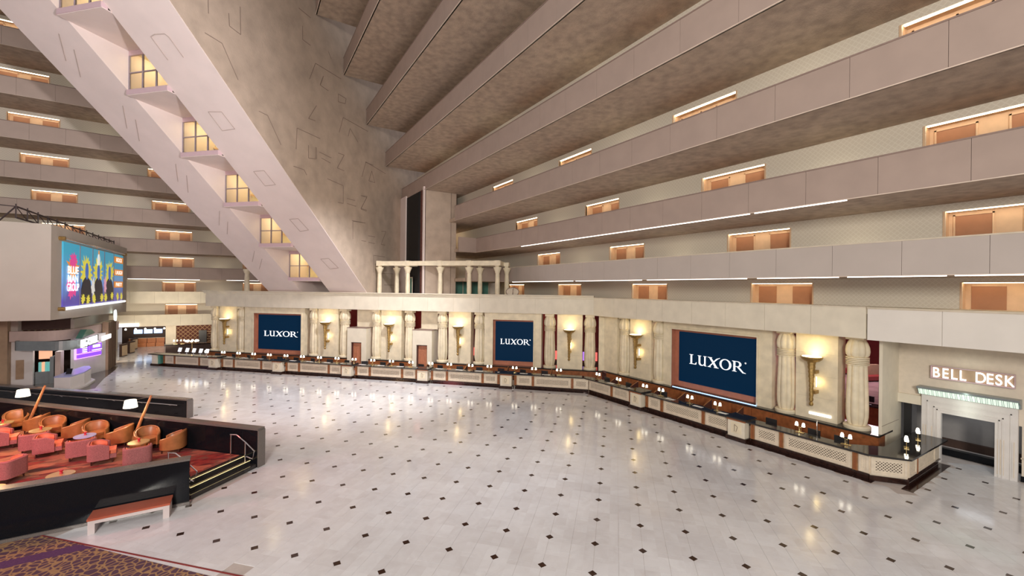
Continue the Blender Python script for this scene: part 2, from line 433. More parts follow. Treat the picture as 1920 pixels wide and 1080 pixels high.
# ------------------------------------------------------------------ GALLERIES
HX, HB, HP, ST = 20.78, 8.15, 2.72, 2.3675
BAND = 1.336
door_no = [0]
def gallery(side, r, nlev, v, z0, u0, u1, alc, uext=None, walls=True, pmat='plaster_band', cap='cap_brown', pitch=2.22, poff=0.0, desc='', blabel=None, strip=None, lvl=''):
    """one hotel gallery: front band of panels, slab with soffit, room wall with door alcoves. local x=u, y=v"""
    t = frame('wall_' + side, r, 0, 0, 0, label=blabel, kind='structure')
    k = math.floor((u0 - poff) / pitch)
    ps = []
    x = poff + k*pitch
    while x < u1:
        a = max(u0, x); b_ = min(u1, x+pitch)
        if b_ - a > 0.05:
            MB().box(a+0.006, b_-0.006, v, v+0.1, z0, z0+BAND-0.05).build('panel', pmat, t)
        x += pitch
    MB().box(u0, u1, v+0.02, v+0.14, z0+0.02, z0+BAND-0.06).build('backing', 'gap_dark', t)
    MB().box(u0, u1, v-0.02, v+0.2, z0+BAND-0.05, z0+BAND).build('cap', cap, t)
    MB().box(u0, u1, v-0.012, v+0.03, z0-0.015, z0+0.012).build('edge_strip', 'edge_light', t)
    if uext is not None:
        MB().box(uext, u0, v+0.03, v+ST+1.6, z0, z0+0.28).build('soffit', 'soffit', t)
    MB().box(u0, u1, v+0.03, v+ST+1.6, z0, z0+0.28).build('soffit', 'soffit', t)
    if strip:
        for a, b_ in strip: MB().box(a, b_, v+0.03, v+0.07, z0-0.05, z0-0.015).build('light_strip', 'strip_white', t)
    if not walls:
        MB().box(u0, u1, v+1.6, v+1.7, z0+0.28, z0+HP).build('room_wall', 'gallery_paper', t); return t
    vw = v+1.6; zf = z0+0.28; za = z0+2.44; zc = z0+HP
    al = sorted([(max(a, u0), min(b_, u1)) for a, b_ in alc if b_ > u0+0.3 and a < u1-0.3])
    x = u0
    if uext is not None: MB().box(uext, u0, vw, vw+0.1, zf, zc).build('room_wall', 'gallery_paper', t)
    for a, b_ in al:
        if a > x+0.02: MB().box(x, a, vw, vw+0.1, zf, zc).build('room_wall', 'gallery_paper', t)
        MB().box(a, b_, vw, vw+0.1, za, zc).build('room_wall', 'gallery_paper', t)
        x = b_
        door_no[0] += 1
        d = frame('door_%d' % door_no[0], r, a, vw, zf, kind='structure')
        w_ = b_-a; H_ = za-zf; dp = 0.5
        mb = MB(); mb.box(-0.06, 0, -0.02, dp, 0, H_); mb.box(w_, w_+0.06, -0.02, dp, 0, H_); mb.box(0, w_, 0.12, dp, H_, H_+0.05); mb.box(0, w_, dp, dp+0.05, 0, H_)
        mb.build('surround', 'door_tan', d)
        for k2, x0 in enumerate((0.18, w_-0.18-0.95)):
            mb = MB(); mb.box(x0-0.05, x0, dp-0.05, dp, 0, 2.05); mb.box(x0+0.95, x0+1.0, dp-0.05, dp, 0, 2.05); mb.box(x0-0.05, x0+1.0, dp-0.05, dp, 2.0, 2.06)
            mb.build('door_frame', 'door_tan', d)
            dd = MB().box(x0, x0+0.95, dp-0.02, dp+0.01, 0.01, 2.0).build('door', 'door_brown', d)
            MB().box(x0+0.08, x0+0.11, dp-0.07, dp-0.02, 0.95, 1.1).build('door_handle', 'brass', dd)
        MB().box(0.03, w_-0.03, 0.04, 0.16, H_-0.03, H_-0.005).build('light_strip', 'strip_warm', d)
        tag(d, 'lit alcove with two brown room doors, %s, %s' % (lvl, desc % ORD[door_no_local(side, nlev)]), None)
    if x < u1-0.02: MB().box(x, u1, vw, vw+0.1, zf, zc).build('room_wall', 'gallery_paper', t)
    for (a, b_), (c, d) in zip(al, al[1:]):
        point('gallery_wall_light', W(r, (b_+c)/2, v+0.5, z0+1.1), 11, (1.0, 0.9, 0.66), 0.15)
    return t
_cnt = {}
def door_no_local(s, n_):
    _cnt[(s, n_)] = _cnt.get((s, n_), -1) + 1; return _cnt[(s, n_)]
RA = [(-4.9, -1.86), (-13.4, -10.3), (-22.28, -19.2), (-31.2, -28.05), (-39.9, -36.9)]
RA.sort(reverse=True)
lv = ['lowest gallery', 'second gallery up', 'third gallery up', 'fourth gallery up', 'fifth gallery up', 'sixth gallery up', 'seventh gallery up', 'eighth gallery up', 'ninth gallery up', 'tenth gallery up', 'eleventh gallery up']
for n_ in range(0, 9):
    X = HX - ST*n_; z0 = HB + HP*n_
    yend = {0: 34.0, 1: 35.6, 2: 35.3}.get(n_, X + 29.5)
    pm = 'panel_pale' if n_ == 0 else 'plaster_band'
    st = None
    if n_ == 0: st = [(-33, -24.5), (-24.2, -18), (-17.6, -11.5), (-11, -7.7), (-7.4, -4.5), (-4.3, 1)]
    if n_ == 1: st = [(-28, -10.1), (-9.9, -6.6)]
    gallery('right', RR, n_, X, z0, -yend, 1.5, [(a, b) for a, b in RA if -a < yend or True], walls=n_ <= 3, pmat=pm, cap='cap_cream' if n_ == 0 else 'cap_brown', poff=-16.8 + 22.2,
            blabel='right side gallery band of plaster panels, %s above the front desk' % ('first' if n_ == 0 else ORD[n_]), desc='%s from the right', uext=-43.5 if n_ <= 2 else None, strip=st, lvl='right side ' + lv[n_+1])
LA = [(-24.9, -21.9), (-16.4, -13.4), (-7.95, -4.87), (-0.1, 3.0)]
for n_ in range(-2, 9):
    Y = 59.13 - ST*n_; z0 = HB + HP*n_
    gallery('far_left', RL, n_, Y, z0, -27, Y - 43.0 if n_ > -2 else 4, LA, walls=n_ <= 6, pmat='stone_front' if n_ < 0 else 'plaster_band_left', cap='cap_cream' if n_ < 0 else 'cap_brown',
            poff=-16.79, pitch=2.09, blabel='far left gallery band of plaster panels, %s up from the casino hall' % ORD[n_+2], desc='%s from the left', lvl='far ' + lv[n_+2],
            strip=[(-10.3, -4.2), (-1.7, 1.5)] if n_ == 0 else None)

# ------------------------------------------------------------------ INCLINED LIFT SHAFT along the corner of the pyramid
def SP(z): return 48.1 - (z - 7.0)*1.7408
def wpt(S, w_, z): return ((S + w_)/2, (S - w_)/2, z)
shaft = empty('wall_corner', label='inclined concrete lift shaft with two sloping beams and stepped windows', kind='structure')
def sbeam(name, w0, w1, m, pts):
    return MB().extr([wpt(S, w0, z) for S, z in pts], Vector(wpt(0, w1, 0)) - Vector(wpt(0, w0, 0))).build(name, m, shaft)
ztop = 36.0
sbeam('sloping_beam', -44.1, -39.1, 'tower_stone_lit', [(SP(6.86), 6.86), (SP(ztop), ztop), (SP(ztop)+9, ztop), (60, 6.86)])
# right beam: thin added facing carries the underside's lit tone, hieroglyph wall behind it
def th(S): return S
sbeam('sloping_beam', -34.85, -29.62, 'tower_stone_lit', [(SP(6.86), 6.86), (SP(ztop), ztop), (SP(ztop)+1.0, ztop), (SP(6.86)+1.0, 6.86)])
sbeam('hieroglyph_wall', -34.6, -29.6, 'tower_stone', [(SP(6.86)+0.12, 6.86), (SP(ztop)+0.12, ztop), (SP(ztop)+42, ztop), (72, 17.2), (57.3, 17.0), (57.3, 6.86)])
# stepped windows between the beams
for k in range(0, 8):
    zs = 8.3 + 2.65*(k-1) + (0.0)
    if zs < 6: continue
    S0 = 48.1 - (zs - 7.0)*1.7408
    w0, w1 = -39.1, -34.85
    t = empty('window_%d' % (k), label='tall lit stair window between the sloping beams, %s from the bottom' % ORD[k-1], kind='structure')
    def bx(mb, Sa, Sb, wa, wb, za, zb):
        ps = [wpt(Sa, wa, 0)[:2], wpt(Sb, wa, 0)[:2], wpt(Sb, wb, 0)[:2], wpt(Sa, wb, 0)[:2]]
        return mb.prism(ps, za, zb)
    dS = 4.62
    bx(MB(), S0-0.1, S0+dS+0.4, w0, w1, zs-0.32, zs-0.28).build('soffit', 'tower_stone_lit', t)
    bx(MB(), S0-0.14, S0+0.3, w0, w1, zs-0.28, zs).build('sill', 'ledge_pink', t)
    zt = zs + 2.65 - 0.32
    zh = zt - 0.28
    bx(MB(), S0+0.02, S0+0.2, w0, w1, zh, zt).build('header', 'ledge_pink', t)
    mb = MB()
    for wa in (w0, w0+1.42, w0+2.84, w1-0.08): bx(mb, S0+0.02, S0+0.14, wa, wa+0.09, zs, zh)
    bx(mb, S0+0.02, S0+0.12, w0, w1, zs+1.0, zs+1.06)
    mb.build('window_frame', 'frame_grey', t)
    bx(MB(), S0+0.06, S0+0.08, w0+0.02, w1-0.02, zs, zh).build('pane', 'glass', t)
    bx(MB(), S0+3.4, S0+3.6, w0, w1, zs, zt).build('inner_wall', 'winwall', t)
    bx(MB(), S0+0.2, S0+3.6, w0, w1, zt-0.02, zt).build('inner_ceiling', 'winwall', t)
    bx(MB(), S0+0.2, S0+3.6, w0, w1, zs-0.02, zs).build('inner_floor', 'winwall', t)
    mb = MB(); a = Vector(wpt(S0+3.3, w0, zs+1.1)); b_ = Vector(wpt(S0+3.3, w1, zs+0.25)); mb.bar(a, b_, 0.08, 0.1); mb.build('stair_rail', 'door_tan', t)
    bx(MB(), S0+0.8, S0+1.3, w0+0.9, w0+1.9, zt-0.06, zt-0.02).build('ceiling_light', 'window_lamp', t)
    point('window_glow', wpt(S0+2.0, w0+1.6, zt-0.35), 42, (1.0, 0.80, 0.45), 0.1)

# glyph lines as thin dark bars, groove shade put into their colour (world metres)
GLY = __import__('json').loads('''{"beam":[[[-3.57,29.56,19.73],[-4.2,28.9,20.47],[-4.01,28.64,20.52],[-3.55,28.22,20.49],[-3.38,28.23,20.38],[-2.83,28.79,19.75]],[[-1.87,31.12,17.86],[-1.19,30.53,17.81],[-0.53,31.09,17.11],[-1.19,31.8,17.08],[-1.87,31.12,17.86]],[[0.5,33.38,15.2],[1.09,32.78,15.2],[1.79,33.34,14.48],[1.2,34.0,14.44],[0.5,33.38,15.2]],[[2.85,35.7,12.52],[3.37,35.13,12.55],[4.14,35.62,11.82],[3.63,36.27,11.74],[2.85,35.7,12.52]],[[5.33,37.95,9.8],[5.85,37.36,9.84],[6.68,37.79,9.11],[6.15,38.5,9.02],[5.33,37.95,9.8]],[[-8.5,32.37,20.95],[-8.6,33.88,20.14]],[[-8.01,32.77,20.44],[-8.12,34.39,19.57]],[[-6.31,34.6,18.41],[-6.4,36.23,17.52]],[[-5.8,35.09,17.83],[-5.86,36.69,16.95]],[[-3.99,36.84,15.79],[-4.02,38.41,14.91]],[[-3.43,37.31,15.2],[-3.48,38.91,14.31]],[[-1.58,39.01,13.16],[-1.67,40.64,12.28]],[[-1.08,39.68,12.49],[-1.15,41.16,11.67]],[[0.74,41.42,10.44],[0.61,42.98,9.62]],[[1.3,41.93,9.83],[1.15,43.49,9.02]]],"wall":[[[4.36,33.96,20.71],[3.78,33.38,19.45],[4.3,33.9,19.56]],[[3.82,33.42,22.28],[4.25,33.85,23.72],[6.4,36.0,24.04]],[[4.65,34.25,22.41],[4.88,34.48,23.23],[4.88,34.48,23.23],[4.62,34.22,22.39],[5.3,34.9,22.39]],[[6.27,35.87,19.73],[6.62,36.22,21.1],[9.16,38.76,21.29]],[[7.11,36.71,19.84],[7.29,36.89,20.58],[8.1,37.7,19.83]],[[6.15,35.75,22.7],[6.88,36.48,22.77],[6.79,36.39,22.31],[6.16,35.76,22.09],[6.15,35.75,22.7]],[[3.8,33.4,17.56],[3.81,33.41,16.65],[4.33,33.93,16.8],[4.32,33.92,17.66]],[[4.63,34.23,17.44],[5.61,35.21,17.42]],[[4.79,34.39,17.07],[5.53,35.13,17.0]],[[6.2,35.8,18.06],[6.75,36.35,18.14],[6.13,35.73,16.86],[6.77,36.37,16.87]],[[5.29,34.89,15.71],[6.69,36.29,15.65],[6.71,36.31,14.23],[6.22,35.82,14.17]],[[7.07,36.67,14.73],[7.86,37.46,14.8]],[[7.08,36.68,14.33],[7.97,37.57,14.33]],[[8.47,38.07,15.4],[9.13,38.73,15.43],[8.49,38.09,14.3],[9.14,38.74,14.3]],[[8.56,38.16,17.05],[8.97,38.57,18.51],[11.38,40.98,18.37]],[[9.33,38.93,16.98],[9.66,39.26,17.99],[10.03,39.63,17.05],[9.33,38.93,16.98]],[[0.67,30.27,18.17],[1.16,30.76,18.18],[1.96,31.56,16.72]],[[2.93,32.53,16.87],[2.98,32.58,18.35],[4.67,34.27,18.45]],[[4.41,34.01,16.82],[4.4,34.0,17.67]],[[8.92,38.52,18.47],[9.84,39.44,18.56]],[[7.69,37.29,11.51],[7.67,37.27,13.0],[8.99,38.59,13.14]],[[2.77,32.37,15.65],[3.5,33.1,15.69],[3.69,33.29,15.39]],[[-1.75,27.85,22.68],[-1.73,27.87,21.98]],[[-1.87,27.73,20.84],[-1.14,28.46,20.86],[-0.81,28.79,20.19],[-0.39,29.21,19.35]],[[-0.86,28.74,22.77],[-0.82,28.78,22.09],[-0.29,29.31,22.04],[-0.33,29.27,23.62]],[[8.53,38.13,15.4],[9.15,38.75,15.54],[8.49,38.09,14.24],[9.1,38.7,14.2]],[[10.92,40.52,12.78],[11.5,41.1,12.87],[10.9,40.5,11.54],[11.42,41.02,11.54]],[[9.32,38.92,12.08],[10.1,39.7,12.11]],[[9.39,38.99,11.5],[10.11,39.71,11.5]],[[9.99,39.59,8.85],[9.97,39.57,10.4],[11.39,40.99,10.42]],[[8.59,38.19,11.52],[9.08,38.68,11.55]],[[7.58,37.18,13.05],[8.99,38.59,13.14]],[[11.12,40.72,8.83],[12.56,42.16,8.86]],[[11.36,40.96,7.74],[12.65,42.25,7.74]],[[3.01,32.61,26.6],[3.85,33.45,26.67]],[[3.29,32.89,25.63],[3.3,32.9,24.67],[3.87,33.47,24.71]],[[5.26,34.86,25.36],[5.52,35.12,24.95]]]}''')
OFF = {'beam': 0.045, 'wall': 0.002}
for plane, lines in GLY.items():
    nrm = {'beam': Vector((-0.4459, -0.4459, -0.7762)), 'wall': Vector((0.7071, -0.7071, 0))}[plane]
    for ln in lines:
        mb = MB()
        for a, b_ in zip(ln, ln[1:]):
            mb.bar(Vector(a) + nrm*OFF[plane], Vector(b_) + nrm*OFF[plane], 0.04 if plane == 'wall' else 0.03, 0.02, up=nrm)
        mb.build('glyph', 'groove' if plane == 'wall' else 'groove_pale', shaft)

# tower at the end of the right galleries
tower = empty('wall_tower', label='concrete tower with a tall black opening beside the hieroglyph wall', kind='structure')
MB().box(13.7, 16.75, 36.5, 44, 6.86, 16.95).build('pier', 'tower_stone', tower)
MB().box(13.55, 13.75, 36.5, 36.75, 6.86, 16.6).build('corner_strip', 'tower_stone_lit', tower)
MB().box(13.55, 13.75, 41.5, 43.5, 6.86, 16.6).build('corner_strip', 'tower_stone_lit', tower)
MB().box(13.66, 13.72, 36.75, 41.5, 6.86, 16.4).build('black_opening', 'black_void', tower)
for k in range(5):
    MB().lathe([(0.09, 6.9), (0.09, 16.3)], 8, 13.6, 36.95+k*0.2).build('curtain_fold', 'drape_red' if k < 2 else 'black_void', tower)
mb = MB(); mb.box(13.62, 16.8, 36.44, 36.5, 16.3, 16.36); mb.build('groove_line', 'groove', tower)
MB().box(16.2, 16.24, 36.46, 36.5, 6.9, 16.9).build('groove_line', 'groove', tower)
# return walls of the galleries next to the tower
for z0, x1, y in ((HB+HP, 18.45, 35.6), (HB, 20.8, 34.0)):
    t = empty('wall_return', label='short gallery band returning to the concrete tower, %s' % ('upper one' if z0 > 9 else 'lower one'), kind='structure')
    MB().box(16.6, x1, y, y+0.12, z0, z0+BAND).build('panel', 'plaster_band', t)
    MB().box(16.6, x1, y+0.06, 43.4, z0-0.03, z0+0.25).build('soffit', 'soffit', t)
MB().box(16.6, 26, 43.5, 43.7, 6.86, 17).build('wall_end', 'bell_wall').__setitem__('kind', 'structure')
for k, (xa, z) in enumerate(((16.9, 13.42), (17.0, 10.72), (17.2, 7.85))):
    tag(MB().box(xa, xa+2.6, 42.8, 42.95, z, z+0.12).build('linear_light', 'strip_warm'), 'warm linear light in the recess beside the tower, %s' % ('top one', 'middle one', 'lowest one')[k], 'light', 'recess lights by the tower')

# ------------------------------------------------------------------ FRONT DESK FACADE
VE = 48.0/R2     # entablature front on the diagonal
XE = 23.2
UC = (XE - (48.0 - XE))/R2     # corner of the two fronts (u on diagonal)
roof = tag(MB().prism([W(RD, -38.4, VE+0.1)[:2], W(RD, UC, VE+0.1)[:2], (XE+0.1, 0), (30, 0), (30, 46), (10, 62), W(RD, -30, 46)[:2], W(RD, -33, 37)[:2], W(RD, -38.4, 37)[:2]], 6.55, 6.86).build('ceiling_front_desk', 'stone_front'), 'flat roof terrace over the front desk', kind='structure')
def entab(r, u0, u1, v, name_label, zb, zt, pitch, m, cornice=True):
    t = frame('wall_entablature', r, 0, 0, 0, label=name_label, kind='structure')
    n_ = max(1, round((u1-u0)/pitch)); p_ = (u1-u0)/n_
    for k in range(n_):
        MB().box(u0+k*p_+0.006, u0+(k+1)*p_-0.006, v, v+0.12, zb, zt-0.28 if cornice else zt).build('panel', m, t)
    MB().box(u0, u1, v+0.03, v+1.2, zb+0.01, zt-0.05).build('backing', 'stone_front', t)
    if cornice:
        mb = MB(); pr_ = [(0, zt-0.3), (-0.06, zt-0.28), (-0.10, zt-0.2), (-0.10, zt-0.16), (-0.2, zt-0.06), (-0.28, zt-0.05), (-0.28, zt), (0.4, zt), (0.4, zt-0.3)]
        mb.extr([(u0-0.15, v+a, z) for a, z in pr_], (u1-u0+0.15, 0, 0)); mb.build('cornice', 'stone_front', t)
    else:
        MB().box(u0, u1, v-0.03, v+0.3, zt, zt+0.06).build('cornice', 'cap_cream', t)
    return t
entab(RD, -38.4, UC+0.02, VE, 'cream stone fascia over the angled part of the front desk', 5.5, 7.02, 2.3, 'stone_front')
entab(RR, -(48.0-XE), -7.55, XE, 'cream stone fascia over the large screen and torches', 5.46, 6.82, 2.2, 'stone_front', False)
entab(RR, -7.5, 2, XE, 'white panelled fascia above the bell desk', 5.42, 6.78, 2.35, 'panel_white', False)
# gallery wall at the lowest level behind the fascia
ga = frame('wall_right', RR, 0, 0, 0, label='patterned room wall of the lowest right gallery', kind='structure')
x = -42.0
for a, b_ in sorted(RA):
    MB().box(x, a, XE+1.55, XE+1.65, 6.86, 8.2).build('room_wall', 'gallery_paper', ga)
    MB().box(a, b_, XE+1.55, XE+1.65, 7.95, 8.2).build('room_wall', 'gallery_paper', ga); x = b_
    door_no[0] += 1
    w_ = b_-a
    d = frame('door_%d' % door_no[0], RR, a, XE+1.55, 5.8, kind='structure', label='lit alcove with two brown room doors, right side lowest gallery, %s from the left' % ORD[door_no_local('rl', 0)])
    mb = MB(); mb.box(-0.06, 0, -0.02, 0.5, 1.0, 2.15); mb.box(w_, w_+0.06, -0.02, 0.5, 1.0, 2.15); mb.box(0, w_, 0.5, 0.55, 1.0, 2.15); mb.box(0, w_, 0.12, 0.5, 2.15, 2.2); mb.build('surround', 'door_tan', d)
    for x0 in (0.18, w_-0.18-0.95):
        dd = MB().box(x0, x0+0.95, 0.47, 0.51, 0.98, 2.0).build('door', 'door_brown', d)
        MB().box(x0+0.02, x0+0.93, 0.44, 0.5, 2.0, 2.05).build('door_frame', 'door_tan', d)
    MB().box(0.03, w_-0.03, 0.04, 0.16, 2.12, 2.145).build('light_strip', 'strip_warm', d)
MB().box(x, 2, XE+1.55, XE+1.65, 6.86, 8.2).build('room_wall', 'gallery_paper', ga)

# ledges with wood credenza below
def ledge(r, u0, u1, v, lab, ndoors):
    t = frame('credenza', r, 0, 0, 0, label=lab, cat='cabinet', group='wood cabinets behind the front desk')
    MB().box(u0, u1, v+0.05, v+0.75, 0.06, 1.02).build('body', 'wood_red', t)
    MB().box(u0, u1, v, v+1.7, 1.02, 1.1).build('stone_ledge', 'counter_granite', t)
    MB().box(u0, u1, v+0.08, v+0.7, 0, 0.06).build('plinth', 'black_plastic', t)
    p_ = (u1-u0)/ndoors
    for k in range(ndoors):
        d = MB().box(u0+k*p_+0.02, u0+(k+1)*p_-0.02, v+0.02, v+0.05, 0.1, 0.98).build('cabinet_door', 'wood_red', t)
        MB().box(u0+(k+0.5)*p_-0.06, u0+(k+0.5)*p_+0.06, v-0.0, v+0.02, 0.86, 0.88).build('handle', 'brass', d)
LV = 34.12
ledge(RD, -38.4, -22.95, LV, 'long wood cabinet with dark stone ledge, left of the first doorway', 14)
ledge(RD, -20.8, -16.6, LV, 'wood cabinet with dark stone ledge between the two doorways', 4)
ledge(RD, -14.6, -0.45, LV, 'wood cabinet with dark stone ledge under the middle screen', 13)
ledge(RR, -24.2, -7.3, 24.0, 'long wood cabinet with dark stone ledge under the large screen', 15)

# columns
def column_proto():
    t = empty('lotus_column', label='', cat='column', group='papyrus bundle columns of the front desk')
    MB().lathe([(0.50, 0), (0.53, 0.04), (0.53, 0.15), (0.49, 0.2), (0.4, 0.21)], 28).build('base', 'stone_cream', t, smooth=True)
    pr_ = [(0.34, 0.2), (0.40, 0.32), (0.445, 0.6), (0.455, 0.95), (0.445, 1.5), (0.42, 2.2), (0.39, 3.0)]
    MB().lathe(pr_, 48, lob=8, amp=0.17).build('shaft', 'stone_cream', t, smooth=True)
    mb = MB(); pr_ = []
    for k in range(5): pr_ += [(0.365, 3.0+k*0.08), (0.45, 3.012+k*0.08), (0.45, 3.055+k*0.08), (0.365, 3.068+k*0.08)]
    mb.lathe(pr_, 28).build('collar', 'stone_cream', t, smooth=True)
    MB().lathe([(0.38, 3.39), (0.46, 3.47), (0.49, 3.65), (0.47, 3.85), (0.40, 4.05), (0.31, 4.2)], 48, lob=8, amp=0.15).build('capital', 'stone_cream', t, smooth=True)
    MB().box(-0.36, 0.36, -0.36, 0.36, 4.2, 4.42).build('abacus', 'stone_cream', t)
    return t
cp = column_proto(); index_children(cp)
colu = [-37.85, -34.7, -26.65, -23.5, -20.25, -17.05, -13.97, -10.65, -4.65, -1.42]
where = ['at the left end of the front desk', 'left of the left screen', 'right of the left screen', 'left of the first doorway', 'right of the first doorway', 'left of the second doorway',
         'right of the second doorway', 'left of the middle screen', 'right of the middle screen', 'last before the bend of the facade']
used = False
def put_col(loc, rz, lab):
    global used
    if not used:
        cp.location = loc; cp.rotation_euler = (0, 0, rz); cp['label'] = lab; used = True
    else: copy_tree(cp, loc, rz, lab)
for u_, wh in zip(colu, where): put_col(W(RD, u_, LV+0.55, 1.08), RD, 'cream bundled stone column ' + wh)
for y, wh in ((22.75, 'first after the bend, left of a torch'), (19.55, 'left of the large screen'), (11.4, 'right of the large screen'), (8.3, 'nearest the bell desk')):
    put_col((24.58, y, 1.08), 0, 'cream bundled stone column ' + wh)
# piers with torches
def pier(r, u0, u1, v, z0=1.1, lab='', z1=5.52):
    t = frame('torch_pier', r, (u0+u1)/2, v, z0, label=lab, cat='pier', group='cream wall piers of the front desk')
    h = (u1-u0)/2; H_ = z1-z0
    n3 = 4; p_ = H_/n3
    for k in range(n3):
        MB().box(-h, h, 0, 0.85, k*p_+0.004, (k+1)*p_-0.002).build('stone_slab', 'stone_cream', t)
    MB().box(-h+0.01, h-0.01, 0.02, 0.8, 0, H_).build('core', 'groove', t)
    return t
def sconce_proto():
    t = empty('torch_sconce', label='', cat='wall lamp', group='gilded torch wall lamps')
    MB().lathe([(0.02, 2.2), (0.18, 2.2), (0.32, 2.25), (0.43, 2.34), (0.47, 2.43), (0.47, 2.47), (0.43, 2.47)], 28, 0, -0.42).build('bowl', 'gold', t, smooth=True)
    MB().lathe([(0.41, 2.455), (0.41, 2.48)], 24, 0, -0.42).build('light_disc', 'bowl_light', t)
    pr_ = []
    for k in range(25):
        z = 0.28 + k*0.08; r = 0.09 + 0.10*(k/24)**2.2 + 0.014*math.sin(k*2.2); pr_.append((r, z))
    MB().lathe(pr_, 16, 0, -0.42, lob=8, amp=0.12).build('shaft', 'gold', t, smooth=True)
    MB().lathe([(0.01, 0.0), (0.07, 0.03), (0.10, 0.1), (0.08, 0.18), (0.05, 0.22), (0.075, 0.26), (0.075, 0.3)], 16, 0, -0.42).build('finial', 'gold', t, smooth=True)
    for z in (0.62, 1.62): MB().box(-0.04, 0.16, -0.38, 0.03, z, z+0.16).build('bracket', 'gold', t)
    MB().lathe([(0.02, 0.95), (0.025, 1.0), (0.025, 1.4), (0.02, 1.45)], 12, 0.10, -0.14).build('bulb', 'bowl_light', t)
    return t
sp_ = sconce_proto(); index_children(sp_); s_used = False
def sconce(r, u, v, lab):
    global s_used
    loc = W(r, u, v, 1.82)
    if not s_used: sp_.location = loc; sp_.rotation_euler = (0, 0, r); sp_['label'] = lab; s_used = True
    else: copy_tree(sp_, loc, r, lab)
    p = W(r, u, v-0.42, 4.6); point('torch_glow', p, 12, (1.0, 0.74, 0.34), 0.12)
    p = W(r, u+0.2, v-0.2, 3.0); point('torch_side_glow', p, 3.5, (1.0, 0.72, 0.25), 0.06)
PV = LV+0.28
for k, (a, b_) in enumerate([(-37.2, -35.2), (-26.12, -24.05), (-19.72, -17.75), (-13.35, -11.35), (-4.02, -2.0)]):
    nm_ = ['leftmost pier of the facade', 'pier between left screen and first doorway', 'pier between the two doorways', 'pier between second doorway and middle screen', 'pier right of the middle screen'][k]
    pier(RD, a, b_, PV, lab='cream stone wall slab, ' + nm_)
    sconce(RD, (a+b_)/2, PV, 'gilded torch uplight with bowl on the ' + nm_)
pier(RR, -22.1, -20.15, 24.35, lab='cream stone wall slab left of the large screen, with a torch'); sconce(RR, -21.2, 24.35, 'gilded torch uplight with bowl left of the large screen')
pier(RR, -10.85, -9.0, 24.35, lab='cream stone wall slab right of the large screen, with a torch'); sconce(RR, -9.95, 24.35, 'gilded torch uplight with bowl nearest the bell desk')
# plain corner pier
t = empty('corner_pier', (0, 0, 1.1), label='plain cream wall pier at the bend of the facade', cat='pier', group='cream wall piers of the front desk')
MB().prism([W(RD, -0.72, PV)[:2], (24.2, 24.62), (24.2, 23.25), (25, 23.25), (25, 26), W(RD, -0.72, PV+0.8)[:2]], 0, 4.4).build('slab', 'stone_cream', t)

# screens
LET = {
 'L': [[(0,0),(0.60,0),(0.64,0.24),(0.60,0.24),(0.50,0.06),(0.24,0.06),(0.24,0.95),(0.34,0.97),(0.34,1),(0,1),(0,0.97),(0.10,0.95),(0.10,0.05),(0,0.03)]],
 'U': [[(0,1),(0.30,1),(0.30,0.97),(0.22,0.95),(0.22,0.30),(0.26,0.14),(0.38,0.07),(0.50,0.12),(0.57,0.26),(0.57,0.95),(0.49,0.97),(0.49,1),(0.76,1),(0.76,0.97),(0.68,0.95),(0.68,0.05),(0.76,0.03),(0.76,0),(0.57,0),(0.57,0.10),(0.46,0.01),(0.30,-0.02),(0.16,0.04),(0.09,0.20),(0.08,0.95),(0,0.97)]],
 'X': [[(0,1),(0.36,1),(0.36,0.97),(0.30,0.95),(0.49,0.62),(0.72,0.92),(1.0,1.06),(1.0,1.02),(0.84,0.90),(0.54,0.54),(0.80,0.06),(0.90,0.03),(0.90,0),(0.52,0),(0.52,0.03),(0.60,0.06),(0.44,0.38),(0.20,0.08),(0.27,0.03),(0.27,0),(0,0),(0,0.03),(0.09,0.07),(0.40,0.46),(0.12,0.95),(0,0.97)]],
}
def arc(cx, cy, rx, ry, a0, a1, n_=18): return [(cx+rx*math.cos(math.radians(a0+(a1-a0)*i/n_)), cy+ry*math.sin(math.radians(a0+(a1-a0)*i/n_))) for i in range(n_+1)]
def letter(ch, h, depth=0.02):
    """serif capital in local x/z plane facing -y"""
    mb = MB()
    def poly(p): 
        from mathutils.geometry import tessellate_polygon
        vs = [Vector((a, 0, b_)) for a, b_ in p]; tr = tessellate_polygon([vs]); n0 = len(p)
        mb.add([(a*h, 0, b_*h) for a, b_ in p] + [(a*h, depth, b_*h) for a, b_ in p], [tuple(t_) for t_ in tr] + [(i, (i+1) % n0, n0+(i+1) % n0, n0+i) for i in range(n0)])
    def ring(o, i_):
        n0 = len(o); mb.add([(a*h, 0, b_*h) for a, b_ in o+i_], [(k, (k+1) % n0, n0+(k+1) % n0, n0+k) for k in range(n0)])
        mb.add([(a*h, 0, b_*h) for a, b_ in o] + [(a*h, depth, b_*h) for a, b_ in o], [(k, (k+1) % n0, n0+(k+1) % n0, n0+k) for k in range(n0)])
    if ch in LET:
        for p in LET[ch]: poly(p)
    elif ch == 'O':
        o = arc(0.46, 0.5, 0.46, 0.53, 0, 360, 36)[:-1]; i_ = arc(0.46, 0.5, 0.30, 0.46, 0, 360, 36)[:-1]; ring(o, i_)
    elif ch == 'R':
        poly([(0,0),(0.34,0),(0.34,0.03),(0.24,0.05),(0.24,0.95),(0.10,0.95),(0.10,0.05),(0,0.03)])
        poly([(0,0.97),(0.10,0.93),(0.24,0.93),(0.24,1),(0,1)])
        o = [(0.24,1)] + arc(0.42, 0.73, 0.27, 0.27, 90, -90, 14) + [(0.24,0.46)]
        i_ = [(0.24,0.95)] + arc(0.40, 0.73, 0.14, 0.22, 90, -90, 14) + [(0.24,0.51)]
        poly(o + i_[::-1])
        poly([(0.36,0.47),(0.52,0.47),(0.86,0.03),(1.02,-0.02),(1.02,-0.05),(0.78,-0.05)])
    return mb
